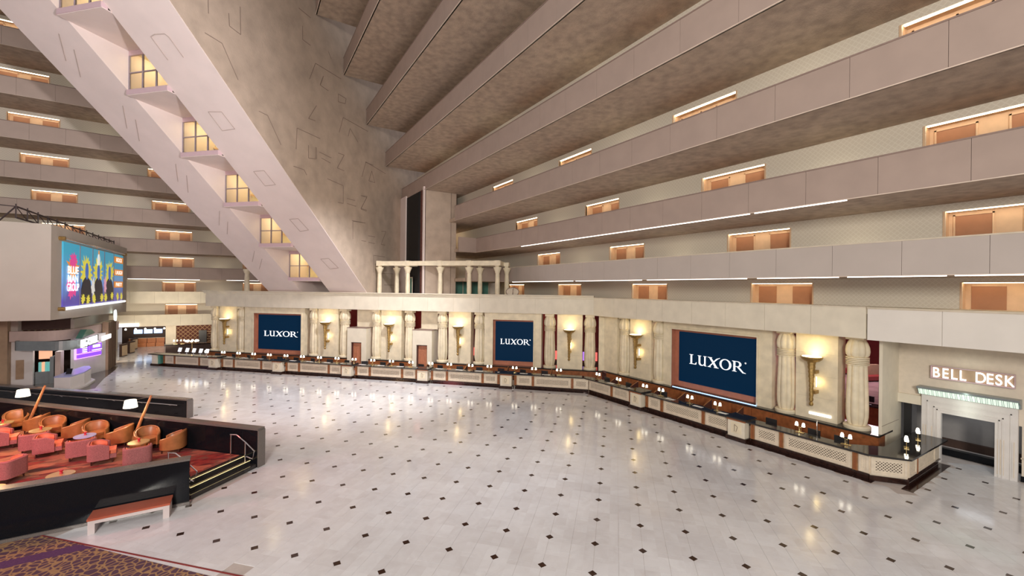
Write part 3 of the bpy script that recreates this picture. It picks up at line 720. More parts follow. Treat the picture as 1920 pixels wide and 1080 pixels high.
def screen(r, u0, u1, v, fu0, fu1, ou0, ou1, tu0, tu1, tz, th, lab, zf=1.1, word=True):
    t = frame('video_wall', r, 0, 0, 0, label=lab, cat='screen', group='navy screens in the facade')
    zt, z1 = 4.92, 5.52
    mb = MB(); mb.box(fu0, ou0, v-0.45, v+0.4, zf, z1); mb.box(ou1, fu1, v-0.45, v+0.4, zf, z1); mb.box(ou0, ou1, v-0.45, v+0.4, zt, z1); mb.build('stone_frame', 'stone_cream', t)
    mb = MB(); mb.box(ou0, ou0+0.1, v-0.52, v-0.45, zf, zt+0.1); mb.box(ou1-0.1, ou1, v-0.52, v-0.45, zf, zt+0.1); mb.box(ou0+0.1, ou1-0.1, v-0.52, v-0.45, zt, zt+0.1); mb.build('inner_moulding', 'stone_cream', t)
    mb = MB(); mb.box(ou0, ou1, v+0.02, v+0.1, zf, zt); mb.box(ou0, ou0+0.03, v-0.4, v+0.1, zf, zt); mb.box(ou1-0.03, ou1, v-0.4, v+0.1, zf, zt); mb.box(ou0, ou1, v-0.4, v+0.1, zt-0.03, zt); mb.build('copper_reveal', 'copper', t)
    d = MB().box(u0, u1, v-0.05, v+0.02, 1.46, 4.76).build('display', 'navy_screen', t)
    MB().box(ou0+0.3, ou1-0.05, v-0.62, v-0.57, 1.1, 1.125).build('blue_sheen_line', 'blue_sheen', t) if zf == 1.1 and (u1-u0) > 5.1 else None  # glowing line stands in for the blue sheen on the ledge
    adv = {'L': 0.74, 'U': 0.86, 'X': 0.98, 'O': 0.98, 'R': 0.95}; tot = sum(adv[c] for c in 'LUXOR'); sc_ = (tu1-tu0)/ (tot*th)
    x = tu0
    for c in 'LUXOR':
        o = letter(c, th).build('letter', 'text_white', t, loc=(x, v-0.075, tz)); o.scale = (sc_, 1, 1); x += adv[c]*th*sc_
    mb = MB(); o_ = arc(0, 0, 0.05, 0.05, 0, 360, 12)[:-1]; i_ = arc(0, 0, 0.035, 0.035, 0, 360, 12)[:-1]
    mb.add([(a, 0, b_) for a, b_ in o_+i_], [(k, (k+1) % 12, 12+(k+1) % 12, 12+k) for k in range(12)]); mb.box(-0.015, 0.015, 0, 0.004, -0.02, 0.02)
    o = mb.build('registered_mark', 'text_white', t, loc=(tu1+0.04, v-0.075, tz+0.93*th))
    return t
screen(RD, -32.96, -27.96, 34.75, -34.15, -27.5, -33.2, -27.75, -32.3, -28.6, 2.72, 0.50, 'wide navy screen with white word, in the left part of the facade')
screen(RD, -9.26, -5.93, 34.75, -10.12, -5.3, -9.46, -5.85, -8.83, -6.33, 2.86, 0.44, 'narrower navy screen with white word, in the middle of the facade')
screen(RR, -18.2, -12.93, 24.85, -19.15, -12.05, -18.58, -12.76, -17.4, -13.75, 2.72, 0.62, 'largest navy screen with white word, nearest the bell desk')

# doorway boxes
def doorbox(u0, u1, du0, du1, lab):
    t = frame('doorway_box', RD, 0, 0, 0, label=lab, cat='doorway', group='doorways in the front desk facade')
    v = 34.05; zt = 3.85
    mb = MB(); mb.box(u0, du0, v, v+1.6, 0, zt); mb.box(du1, u1, v, v+1.6, 0, zt); mb.box(du0, du1, v, v+1.6, 2.56, zt); mb.build('stone_box', 'stone_front', t)
    MB().box(u0+0.35, u1+0.1, v+1.0, v+1.8, zt, 5.55).build('upper_block', 'stone_cream', t)
    MB().box(u0-0.02, u1+0.02, v-0.02, v+1.0, zt-0.03, zt+0.02).build('top_edge', 'cap_brown', t)
    mb = MB(); mb.box(du0, du0+0.06, v+0.1, v+0.3, 0, 2.5); mb.box(du1-0.06, du1, v+0.1, v+0.3, 0, 2.5); mb.box(du0, du1, v+0.1, v+0.3, 2.48, 2.56); mb.build('door_frame', 'leg_dark', t)
    d = MB().box(du0+0.06, du1-0.06, v+0.3, v+0.36, 0, 2.48).build('door', 'copper', t)
    mb = MB()
    for k in range(3):
        i_ = 0.12+k*0.12; mb.box(du0+0.06+i_, du0+0.09+i_, v+0.28, v+0.3, 0.2, 2.4-i_); mb.box(du1-0.09-i_, du1-0.06-i_, v+0.28, v+0.3, 0.2, 2.4-i_); mb.box(du0+0.06+i_, du1-0.06-i_, v+0.28, v+0.3, 2.37-i_, 2.4-i_)
    mb.build('door_moulding', 'wood_post', d)
doorbox(-22.87, -20.97, -22.5, -21.45, 'cream box with a copper door, left one of the two doorways')
doorbox(-16.52, -14.72, -16.15, -15.15, 'cream box with a copper door, right one of the two doorways')

# ------------------------------------------------------------------ COUNTERS
PCH = 0.115
def lattice(mb, x0, x1, z0, z1, y, w_=0.034):
    H_ = z1-z0; n_ = int((x1-x0+H_)/PCH)+1
    for sgn in (1, -1):
        for k in range(n_+1):
            c = x0 - (H_ if sgn > 0 else 0) + k*PCH
            # bar from (c, z0) to (c+sgn*H, z1), clipped
            if sgn > 0: a = [c, z0]; b_ = [c+H_, z1]
            else: a = [c+0.0, z0]; b_ = [c-H_, z1]
            def clip(p, q_):
                p = p[:]
                if p[0] < x0 and q_[0] != p[0]: t_ = (x0-p[0])/(q_[0]-p[0]); p = [x0, p[1]+t_*(q_[1]-p[1])]
                elif p[0] > x1 and q_[0] != p[0]: t_ = (x1-p[0])/(q_[0]-p[0]); p = [x1, p[1]+t_*(q_[1]-p[1])]
                return p
            if max(a[0], b_[0]) <= x0+0.01 or min(a[0], b_[0]) >= x1-0.01: continue
            p1 = clip(a, b_); p2 = clip(b_, a)
            if abs(p1[0]-p2[0]) < 0.02: continue
            mb.bar((p1[0], y + (0.002 if sgn > 0 else 0), p1[1]), (p2[0], y + (0.002 if sgn > 0 else 0), p2[1]), 0.012, w_*1.5, up=(0, 0, 1)) if False else \
                mb.add(*quadbar(p1, p2, y + (0.002 if sgn > 0 else 0), w_))
def quadbar(p, q_, y, w_):
    dx, dz = q_[0]-p[0], q_[1]-p[1]; L_ = math.hypot(dx, dz); nx, nz = -dz/L_*w_/2, dx/L_*w_/2
    vs = [(p[0]-nx, y, p[1]-nz), (q_[0]-nx, y, q_[1]-nz), (q_[0]+nx, y, q_[1]+nz), (p[0]+nx, y, p[1]+nz)]
    vs += [(a, y+0.015, c) for a, _, c in vs]
    return vs, [(0,1,2,3),(0,4,5,1),(1,5,6,2),(2,6,7,3),(3,7,4,0)]
def lattice_panel(t, x0, x1, yf=0.0):
    z0, z1 = 0.26, 0.93; m = 0.085
    p = empty('lattice_panel'); p.parent = t
    mb = MB()
    # bevelled cream frame
    for (a, b_, c, d) in ((x0, x1, z0, z0+m), (x0, x1, z1-m, z1), (x0, x0+m, z0+m, z1-m), (x1-m, x1, z0+m, z1-m)): mb.box(a, b_, yf-0.045, yf, c, d)
    m2 = m+0.07
    for (a, b_, c, d) in ((x0+m, x1-m, z0+m, z0+m2), (x0+m, x1-m, z1-m2, z1-m), (x0+m, x0+m2, z0+m2, z1-m2), (x1-m2, x1-m, z0+m2, z1-m2)): mb.box(a, b_, yf-0.022, yf, c, d)
    mb.build('panel_frame', 'lattice_cream', p)
    mb = MB(); lattice(mb, x0+m2-0.01, x1-m2+0.01, z0+m2-0.01, z1-m2+0.01, yf-0.02); tag(mb.build('lattice', 'lattice_cream', p), kind='stuff')
    MB().box(x0+m, x1-m, yf-0.002, yf+0.01, z0+m, z1-m).build('backing', 'hole_dark', p)
def bay(r, u0, u1, v, items, lab):
    """items: list of ('p'|'w', a, b) absolute u"""
    t = frame('reception_counter', r, u0, v, 0, label=lab, cat='counter', group='lattice fronted reception counters')
    L_ = u1-u0
    MB().box(0.01, L_-0.01, 0.0, 0.5, 0.2, 1.0).build('body', 'lattice_cream', t)
    MB().box(0, L_, 0.02, 0.5, 0, 0.2).build('plinth', 'dark_marble', t)
    MB().box(0.01, L_-0.01, -0.05, 0.0, 0.19, 0.23).build('base_moulding', 'dark_marble', t)
    MB().box(0.01, L_-0.01, -0.02, 0.0, 0.95, 1.03).build('frieze', 'stone_front', t)
    for it in items:
        if it[0] == 'p': lattice_panel(t, it[1]-u0, it[2]-u0)
        else:
            q_ = MB().box(it[1]-u0, it[2]-u0, -0.05, 0.0, 0.22, 0.97).build('wood_post', 'wood_post', t)
            MB().box(it[1]-u0+0.04, it[2]-u0-0.04, -0.06, -0.05, 0.27, 0.92).build('inlay', 'wood_red', q_)
    return t
BV = 31.45
pil = [-34.3, -27.6, -20.9, -14.2, -7.45]
edges = [-40.6] + pil
wl = ['leftmost, below the tablet stands', 'below the left end of the left screen', 'below the first doorway side of the left screen', 'between the two doorways', 'left of the pillar under the middle screen']
for k in range(5):
    a = (edges[k]+0.55) if k else -40.3; b_ = edges[k+1]-0.55
    L_ = b_-a; s_ = L_/5.6
    it = [('w', a+0.02, a+0.2), ('p', a+0.24, a+1.24*s_), ('w', a+1.27*s_, a+1.27*s_+0.18), ('p', a+1.27*s_+0.21, b_-1.27*s_-0.21), ('w', b_-1.27*s_-0.18, b_-1.27*s_), ('p', b_-1.24*s_, b_-0.24), ('w', b_-0.2, b_-0.02)]
    bay(RD, a, b_, BV, it, 'cream lattice reception counter section, %s' % wl[k])
cu = -1.36
bay(RD, -6.9, cu, BV, [('w', -6.88, -6.7), ('p', -6.66, -5.57), ('w', -5.54, -5.36), ('p', -5.33, -2.66), ('w', -2.62, -2.44), ('p', -2.4, cu-0.03)], 'cream lattice reception counter section just left of the bend')
bay(RR, -23.16, -19.05, 21.3, [('p', -23.12, -21.02), ('w', -20.98, -20.8), ('p', -20.76, -19.75+0.35), ('w', -19.32, -19.14)], 'cream lattice reception counter section just right of the bend')
bay(RR, -18.0, -12.55, 21.3, [('w', -17.98, -17.8), ('p', -17.76, -17.0+0.1), ('w', -16.86, -16.68), ('p', -16.62, -14.2), ('w', -14.14, -13.96), ('p', -13.9, -12.6)], 'cream lattice reception counter section below the large screen')
bay(RR, -11.5, -6.75, 21.3, [('w', -11.48, -11.3), ('p', -11.25, -10.2), ('w', -10.15, -9.97), ('p', -9.9, -7.38), ('w', -7.32, -7.14), ('p', -7.1, -6.78)], 'cream lattice reception counter section nearest the bell desk')
# chamfered corner and bell desk section
t = empty('reception_counter', (20.98+0.32, 6.75, 0), math.atan2(-0.95, 0.75), label='cream lattice counter section cutting the corner by the bell desk', cat='counter', group='lattice fronted reception counters')
MB().box(0, 1.2, 0, 0.4, 0, 1.0).build('body', 'lattice_cream', t); lattice_panel(t, 0.02, 1.18); MB().box(-0.03, 1.23, -0.06, 0, 0, 0.2).build('plinth', 'dark_marble', t)
MB().box(0, 1.2, -0.02, 0.0, 0.95, 1.03).build('frieze', 'stone_front', t)
bay(0, 22.08, 26.0, 5.8, [('p', 22.1, 22.95), ('w', 22.98, 23.1), ('p', 23.13, 25.3)], 'cream lattice counter section below the bell desk lamps')
# pillars
def pillar_proto():
    t = empty('counter_pillar', label='', cat='pillar', group='stone pillars of the reception counter')
    MB().box(-0.52, 0.52, -0.02, 0.44, 0.004, 0.12).build('base', 'dark_marble', t)
    MB().prism([(-0.5, 0), (0.5, 0), (0.5, 0.44), (-0.5, 0.44)], 0.12, 0.2).build('base_step', 'dark_marble', t)
    MB().extr([(-0.43, 0.05, 0.2), (0.43, 0.05, 0.2), (0.43, 0.44, 0.2), (-0.43, 0.44, 0.2)], (0, 0, 0.81)).build('shaft', 'stone_front', t)
    mb = MB(); mb.box(-0.26, 0.26, 0.035, 0.05, 0.36, 0.9); mb.build('carved_plate', 'stone_cream', t)
    mb = MB(); mb.bar((-0.08, 0.03, 0.45), (-0.08, 0.03, 0.8), 0.02, 0.02); mb.bar((-0.08, 0.03, 0.8), (0.08, 0.03, 0.7), 0.02, 0.02); mb.bar((0.08, 0.03, 0.7), (0.0, 0.03, 0.45), 0.02, 0.02); mb.build('carved_figure', 'groove', t)
    MB().box(-0.47, 0.47, 0.0, 0.07, 1.0, 1.1).build('neck', 'wood_red', t)
    MB().box(-0.54, 0.54, -0.08, 0.95, 1.1, 1.17).build('cap', 'counter_granite', t)
    return t
pp = pillar_proto(); index_children(pp)
pp.location = W(RD, pil[0], 31.0, 0); pp.rotation_euler = (0, 0, RD); pp['label'] = 'stone counter pillar with dark cap, leftmost one standing between lattice sections'
for k, wh in enumerate(['under the right side of the left screen', 'left of the first doorway', 'left of the second doorway', 'under the middle screen'], 1):
    copy_tree(pp, W(RD, pil[k], 31.0, 0), RD, 'stone counter pillar with dark cap ' + wh)
copy_tree(pp, (20.9, 18.52, 0), RR, 'stone counter pillar with dark cap just after the bend'); copy_tree(pp, (20.9, 12.03, 0), RR, 'stone counter pillar with dark cap under the right side of the large screen')
# left end block of the counter
t = frame('counter_end_block', RD, -40.9, 31.1, 0, label='stone end block with green panel at the left end of the counter', cat='pillar')
MB().box(-0.5, 0.5, 0, 1.4, 0, 0.2).build('base', 'dark_marble', t); MB().box(-0.42, 0.15, 0.08, 1.4, 0.2, 1.0).build('shaft', 'stone_front', t)
MB().box(0.15, 0.42, 0.2, 1.4, 0.2, 1.0).build('green_panel', 'green_glass', t)
# tops (continuous worktop)
t = empty('long_worktop', label='continuous polished black stone worktop of the front desk', cat='worktop')
MB().prism([W(RD, -41.7, 31.1)[:2], W(RD, -1.63, 31.22)[:2], (20.98, 6.7), (20.98+0.76, 5.6), (26.1, 5.55), (26.1, 6.7), (22.6, 6.7), (21.65, 7.6), (21.65, 23.0), W(RD, -1.9, 31.95)[:2], W(RD, -41.7, 31.95)[:2]], 1.03, 1.1).build('slab', 'counter_granite', t)
MB().prism([W(RD, -41.2, 31.95)[:2], W(RD, -1.9, 31.95)[:2], (21.65, 23.0), (21.65, 8.2), (22.25, 8.2), (22.25, 23.3), W(RD, -1.7, 32.6)[:2], W(RD, -41.2, 32.6)[:2]], 0.72, 0.77).build('work_desk', 'counter_granite', t)
# desk lamps
def lamp_proto():
    t = empty('desk_lamp', label='', cat='lamp', group='twin shade lamps on the front desk')
    MB().box(-0.17, 0.17, -0.08, 0.08, 0, 0.025).build('base', 'brass', t)
    for s_ in (-1, 1):
        MB().tube([(s_*0.03, 0, 0.02), (s_*0.03, 0, 0.24), (s_*0.14, 0, 0.30)], 0.012, 6).build('stem', 'brass', t)
        MB().lathe([(0.03, 0.29), (0.07, 0.30), (0.062, 0.38), (0.042, 0.46), (0.02, 0.47)], 12, s_*0.14, 0).build('shade', 'shade_white', t, smooth=True)
    return t
lp = lamp_proto(); index_children(lp)
lu = [-35.75, -33.9, -32.24, -30.63, -28.99, -27.29, -25.64, -23.96, -22.27, -20.65, -18.94, -17.24, -15.51, -13.8, -12.22, -10.45, -8.94, -6.93, -5.44, -3.55]
for k, u_ in enumerate(lu):
    lab = 'twin-shade brass desk lamp on the counter, %s from its left end' % ORD[k]
    if k == 0: lp.location = W(RD, u_, 31.75, 1.1); lp.rotation_euler = (0, 0, RD); lp['label'] = lab
    else: copy_tree(lp, W(RD, u_, 31.75, 1.1), RD, lab)
for k, y in enumerate([22.4, 20.43, 18.2, 16.98, 15.01, 13.34, 9.36, 7.61]):
    copy_tree(lp, (21.45, y, 1.1), RR, 'twin-shade brass desk lamp right of the bend, %s from the bend' % ORD[k])
copy_tree(lp, (23.2, 6.15, 1.1), 0.3, 'twin-shade brass lamp on the bell desk counter, farther from the portal'); copy_tree(lp, (25.0, 6.25, 1.1), 0.3, 'twin-shade brass lamp on the bell desk counter, beside the portal')
# dividers, monitors, papers
def monitor_proto():
    t = empty('computer_monitor', label='', cat='monitor', group='computer monitors behind the front desk')
    MB().box(-0.26, 0.26, -0.02, 0.02, 0.16, 0.5).build('case', 'black_plastic', t); MB().box(-0.02, 0.02, 0, 0.04, 0, 0.2).build('stand', 'black_plastic', t); MB().box(-0.12, 0.12, -0.05, 0.1, 0, 0.02).build('base', 'black_plastic', t)
    MB().box(-0.24, 0.24, 0.02, 0.024, 0.18, 0.48).build('glass_face', 'counter_granite', t)
    return t
mp_ = monitor_proto(); index_children(mp_); first_m = True
def divider(r, u, v, lab):
    t = frame('desk_divider', r, u, v, 0.77, label=lab, cat='divider', group='wood dividers behind the front desk')
    MB().extr([(-0.015, 0, 0), (-0.015, 0.75, 0), (-0.015, 0.75, 0.62), (-0.015, 0, 0.34)], (0.03, 0, 0)).build('board', 'leg_dark', t)
    MB().bar((0, 0, 0.345), (0, 0.75, 0.63), 0.045, 0.02).build('edge', 'wood_post', t)
st = 0
for k in range(len(lu)-1):
    u_ = (lu[k]+lu[k+1])/2
    if k % 2 == 0 and k > 2: divider(RD, u_+0.3, 31.96, 'dark wood divider behind the counter, %s from the left' % ORD[st]); st += 1
    lab = 'black computer monitor behind the counter, %s from the left end' % ORD[k]
    if first_m: mp_.location = W(RD, u_-0.2, 32.25, 0.77); mp_.rotation_euler = (0, 0, RD+0.2); mp_['label'] = lab; first_m = False
    else: copy_tree(mp_, W(RD, u_-0.2, 32.25, 0.77), RD + random.uniform(-0.4, 0.4), lab)
    t = MB().box(-0.3, 0.3, -0.12, 0.12, 0, 0.006).build('paper_sheet', 'paper'); t.location = W(RD, u_, 31.6, 1.1); t.rotation_euler = (0, 0, RD+random.uniform(-0.1, 0.1))
    tag(t, 'white papers lying on the counter, %s from the left end' % ORD[k], 'paper', 'papers on the front desk')
for k, y in enumerate([21.4, 19.6, 17.7, 16.0, 14.3, 12.5]):
    divider(RR, -y, 21.68, 'dark wood divider right of the bend, %s from the bend' % ORD[k])
for k, y in enumerate([22.0, 20.0, 17.2, 10.85, 9.0, 7.95]):
    copy_tree(mp_, W(RR, -y, 21.95, 0.77), RR + random.uniform(-0.3, 0.3), 'black computer monitor right of the bend, %s from the bend' % ORD[k])
for k, y in enumerate([21.0, 19.2, 16.2, 14.4, 12.9]):
    t = MB().box(-0.28, 0.28, -0.12, 0.12, 0, 0.006).build('paper_sheet', 'paper'); t.location = W(RR, -y, 21.3, 1.1); t.rotation_euler = (0, 0, RR+random.uniform(-0.2, 0.2))
    tag(t, 'white papers on the counter right of the bend, %s from the bend' % ORD[k], 'paper', 'papers on the front desk')
# stand with a lit sign bar in front of the last torch
t = frame('sign_stand', RR, -8.8, 21.75, 0.77, label='slim chrome stand behind the counter below the last torch', cat='stand')
MB().lathe([(0.12, 0), (0.12, 0.02), (0.02, 0.04), (0.02, 1.0)], 12).build('pole', 'chrome', t)
t = tag(MB().box(24.29, 24.36, 9.25, 10.2, 1.33, 1.45).build('lit_sign_bar', 'sign_white'), 'white lit bar on the pier below the last torch', 'sign')
# tablets at the left end
t0 = None
for k, (x, y) in enumerate([(-5.3, 49.95), (-4.7, 49.35), (-4.15, 48.8), (-3.6, 48.25), (-3.1, 47.75)]):
    t = empty('check_in_tablet', (x+0.25, y+0.25, 1.1), RD, label='white check-in tablet on a stand, %s of five on the left counter end' % ORD[k], cat='tablet', group='check-in tablets on the left counter end')
    MB().lathe([(0.1, 0), (0.1, 0.02), (0.015, 0.03), (0.015, 0.25)], 10).build('stand', 'paper', t); MB().extr([(-0.2, 0.0, 0.18), (0.2, 0.0, 0.18), (0.2, 0.12, 0.55), (-0.2, 0.12, 0.55)], (0, 0.03, 0)).build('case', 'paper', t)
    MB().extr([(-0.17, -0.003, 0.2), (0.17, -0.003, 0.2), (0.17, 0.105, 0.53), (-0.17, 0.105, 0.53)], (0, 0.004, 0)).build('display', 'tv_white', t)
# branching lamp
t = empty('tree_lamp', (-4.2, 51.4, 1.1), label='brass lamp with a ring of white globes behind the left counter end', cat='lamp')
MB().lathe([(0.15, 0), (0.15, 0.03), (0.03, 0.05), (0.03, 0.9)], 10).build('stem', 'brass', t)
for k in range(8):
    a = k*PI/4; MB().tube([(0, 0, 0.85), (0.45*math.cos(a), 0.45*math.sin(a), 0.95)], 0.012, 5).build('arm', 'brass', t)
    MB().lathe([(0.02, 0.93), (0.10, 0.98), (0.11, 1.03), (0.07, 1.1)], 10, 0.45*math.cos(a), 0.45*math.sin(a)).build('globe', 'shade_white', t, smooth=True)

# ------------------------------------------------------------------ BELL DESK
t = empty('wall_bell_desk', label='grey beige wall carrying the bell desk sign', kind='structure')
MB().box(26.4, 26.7, 6.5, 7.3, 2.38, 5.5).build('wall_above_opening', 'bell_wall', t)
MB().box(26.4, 26.7, 5.8, 6.5, 2.9, 5.5).build('wall_part', 'bell_wall', t)
MB().box(26.4, 26.7, 4.2, 5.8, 2.2, 5.5).build('wall_part', 'bell_wall', t)
MB().box(26.4, 26.7, 3.5, 4.2, 2.2, 5.5).build('wall_part', 'bell_wall', t)
MB().box(26.4, 26.7, -1, 3.5, 0, 5.5).build('wall_part', 'bell_wall', t)
MB().box(26.36, 26.4, -1, 3.52, 0, 0.22).build('skirting', 'black_granite', t)
MB().box(26.34, 26.4, -1, 3.52, 0.9, 0.95).build('dado', 'cap_cream', t)
MB().box(26.3, 26.7, 6.45, 7.3, 2.36, 2.78).build('lintel', 'stone_front', t)
MB().box(24.35, 26.75, 7.3, 7.42, 0, 5.5).build('side_pier', 'stone_front', t)
MB().box(24.33, 26.4, 7.285, 7.3, 1.48, 1.49).build('joint', 'groove', t)
MB().box(23.33, 27, -1, 7.4, 5.44, 5.49).build('soffit', 'stone_front', t)
# room behind
t = empty('wall_bell_room', label='plain grey room behind the bell desk portal', kind='structure')
MB().box(29.5, 29.7, 2, 9, 0, 5.5).build('back_wall', 'grey_wall', t); MB().box(26.6, 29.6, 3.3, 3.45, 0, 5.5).build('right_wall', 'grey_wall', t)
MB().box(26.75, 29.6, 7.42, 7.55, 0, 5.5).build('left_wall', 'grey_wall', t); MB().box(26.7, 29.6, 3.4, 8, 2.9, 3.0).build('ceiling_slab', 'grey_wall', t)
MB().box(29.3, 29.5, 3.4, 8, 0, 0.35).build('skirting', 'dark_brown', t); MB().box(27.6, 27.9, 3.4, 6.4, 0, 0.3).build('low_kerb', 'black_granite', t)
MB().box(27.6, 27.7, 6.6, 6.75, 0, 2.9).build('divider_wall', 'grey_wall', t); MB().box(26.75, 26.9, 6.95, 7.2, 0.0, 2.36).build('dark_jamb', 'black_plastic', t)
area('bell_room_light', (28.4, 5.2, 2.85), (28.4, 5.2, 0), 1.2, 16, (0.9, 0.95, 1.0))
# portal
t = empty('portal', label='pale grooved stone portal under the bell desk sign with lit crystal cornice', cat='portal')
X = 26.2
MB().box(X, 26.395, 5.8, 6.44, 0, 2.9).build('jamb', 'portal_stone', t); MB().box(X, 26.395, 3.58, 4.2, 0, 2.9).build('jamb', 'portal_stone', t)
MB().box(X, 26.395, 4.2, 5.8, 2.2, 2.9).build('lintel', 'portal_stone', t)
for k, (o, zz) in enumerate(((0.1, 0.12), (0.2, 0.3), (0.42, 0.36))):
    mb = MB(); mb.box(X-0.03, X, 5.8+o, 5.84+o, 0, 2.24+o); mb.box(X-0.03, X, 4.16-o, 4.2-o, 0, 2.24+o); mb.box(X-0.03, X, 4.16-o, 5.84+o, 2.2+o, 2.24+o); mb.build('moulding', 'portal_stone', t)
mb = MB()
for y0 in (5.92, 6.0, 6.08, 6.28, 6.36, 3.66, 3.74, 3.94, 4.02, 4.1): mb.box(X-0.012, X, y0, y0+0.03, 0.12, 1.55)
mb.build('flutes', 'bell_wall', t)
mb = MB(); pf = [(0, 2.9), (-0.08, 2.92), (-0.10, 3.08), (-0.24, 3.18), (-0.3, 3.2), (-0.3, 3.28), (0.19, 3.28), (0.19, 2.9)]
mb.extr([(X+a, 3.5, z) for a, z in pf], (0, 3.05, 0)); mb.build('cornice', 'grey_metal', t)
mb = MB()
for k in range(60):
    y0 = 3.55 + k*0.0495; mb.extr([(X-0.10, y0, 2.93), (X-0.12, y0, 2.93), (X-0.26, y0, 3.16), (X-0.24, y0, 3.18)], (0, 0.028 + 0.012*(k % 3 == 0), 0))
tag(mb.build('crystal_row', 'sign_cornice', t), kind='stuff')
area('portal_glow', (X-0.5, 5, 3.0), (X, 5, 3.0), 0.1, 4, (0.85, 1.0, 0.85), sy=2.8)
# sign
t = empty('bell_desk_sign', (26.33, 6.12, 3.72), RR, label='lit white bell desk lettering in an open frame on the wall', cat='sign')
def text_obj(s_, size, m, parent, loc, rot=(PI/2, 0, 0), ext=0.02, sx=1, align='LEFT', name='letter', off=0.0):
    c = bpy.data.curves.new(name, 'FONT'); c.body = s_; c.size = size; c.extrude = ext; c.align_x = align; c.offset = off
    c.materials.append(M[m]); o = bpy.data.objects.new(name, c); COL.objects.link(o)
    bpy.context.view_layer.update()
    me = bpy.data.meshes.new_from_object(o.evaluated_get(bpy.context.evaluated_depsgraph_get())); bpy.data.objects.remove(o)
    o = bpy.data.objects.new(name, me); COL.objects.link(o)
    o.parent = parent; o.location = loc; o.rotation_euler = rot; o.scale = (sx, 1, 1); return o
lx = [0.0, 0.31, 0.585, 0.85, 1.32, 1.64, 1.90, 2.14]
for ch, x0 in zip('BELLDESK', lx): text_obj(ch, 0.62, 'sign_white', t, (x0, -0.05, 0.03), sx=0.74, off=0.004)
mb = MB(); mb.box(-0.04, 2.45, -0.1, 0.02, 0.50, 0.535); mb.box(-0.04, 2.45, -0.1, 0.02, -0.035, 0.0); mb.box(-0.04, -0.02, -0.1, 0.02, 0, 0.5); mb.box(2.43, 2.45, -0.1, 0.02, 0, 0.5)
mb.build('open_frame', 'ledge_pink', t)
MB().box(-0.04, 2.45, 0.02, 0.03, 0, 0.5).build('back_plate', 'brown_wall', t)

# ------------------------------------------------------------------ CASINO behind the facade
tag(MB().prism([W(RD, -38.3, 42)[:2], W(RD, -1, 42)[:2], (56, 27), (56, 27.3), W(RD, -1, 42.3)[:2], W(RD, -38.3, 42.3)[:2]], 0, 6.6).build('wall_casino', 'sofa_red'), 'dark red casino wall behind the front desk', kind='structure')
tag(MB().box(56, 56.2, 4, 50, 0, 6.6).build('wall_casino_right', 'sofa_red'), 'dark red casino side wall', kind='structure')
tag(MB().prism([W(RD, -38, LV+1.7)[:2], W(RD, -1, LV+1.7)[:2], (25.7, 24), (25.7, 7.45), (27, 7.45), (27, 27), W(RD, -1, 42)[:2], W(RD, -38, 42)[:2]], -0.01, 0.012).build('floor_casino', 'carpet_scroll'), 'dark patterned casino carpet behind the facade', kind='structure')
tag(MB().box(27, 56, 7.5, 27, -0.01, 0.012).build('floor_casino_marble', 'casino_marble'), 'pinkish marble casino floor seen beyond the last column', kind='structure')
tag(MB().box(27, 56, 7.4, 27.2, 6.2, 6.35).build('ceiling_casino', 'sofa_red'), 'dark red casino ceiling beyond the last column', kind='structure')
for k, (u_, v_) in enumerate([(-36, 38.5), (-25, 38.5), (-18.6, 38.5), (-12.2, 38.5), (-10.6, 38.5), (-4.4, 38.5), (-1.6, 38.5)]):
    for j in range(2):
        t = frame('slot_machine', RD, u_ - 0.4 + j*0.8, v_, 0, label='red slot machine glimpsed between the columns, %s pair from the left, %s one' % (ORD[k], ('left', 'right')[j]), cat='slot machine', group='slot machines behind the facade')
        MB().box(-0.33, 0.33, 0, 0.6, 0, 1.0).build('cabinet', 'leg_dark', t); MB().extr([(-0.33, 0.05, 1.0), (-0.33, 0.6, 1.0), (-0.33, 0.6, 2.3), (-0.33, 0.25, 2.3)], (0.66, 0, 0)).build('top_box', 'sofa_red', t)
        MB().extr([(-0.28, 0.07, 1.15), (-0.28, 0.09, 1.15), (-0.28, 0.2, 1.9), (-0.28, 0.18, 1.9)], (0.56, 0, 0)).build('display', 'slot_screen' if (j+k) % 2 else 'slot_violet', t)
for k, (x, y) in enumerate([(45.0, 13.9), (46.5, 16.6)]):
    t = empty('sofa', (x, y, 0), -0.4, label='dark red sofa in the casino, %s from the bell desk' % ('nearer one' if k == 0 else 'farther one'), cat='sofa', group='casino sofas')
    MB().box(-1.2, 1.2, 0, 0.9, 0.12, 0.45).build('seat', 'sofa_red', t); MB().box(-1.2, 1.2, 0.75, 1.05, 0.3, 1.3).build('backrest', 'brown_wall', t)
    for a in (-1.1, 1.1):
        for b_ in (0.1, 0.9): MB().box(a-0.04, a+0.04, b_-0.04, b_+0.04, 0, 0.12).build('leg', 'leg_dark', t)
t = empty('casino_counter', (30.2, 8.9, 0), label='red wood service counter seen behind the last column', cat='counter')
MB().box(0, 0.7, -1, 4, 0, 1.0).build('body', 'wood_red', t); MB().box(-0.05, 0.75, -1, 4.05, 1.0, 1.06).build('top', 'counter_granite', t)
copy_tree(lp, (30.6, 9.0, 1.06), 0.4, 'twin-shade lamp on the casino counter behind the last column')
copy_tree(mp_, (30.5, 9.75, 1.06), RR+PI, 'black computer monitor on the casino counter behind the last column')
point('casino_fill_red', (29.5, 14, 5.8), 420, (1.0, 0.5, 0.42), 0.3)  # added fills so the casino behind the gaps gets some light
area('casino_fill_far', (44, 14, 6.1), (44, 14, 0), 4, 520, (1.0, 0.7, 0.75))
point('casino_fill_violet', (29.5, 11, 3.5), 40, (0.6, 0.35, 1.0), 0.2)
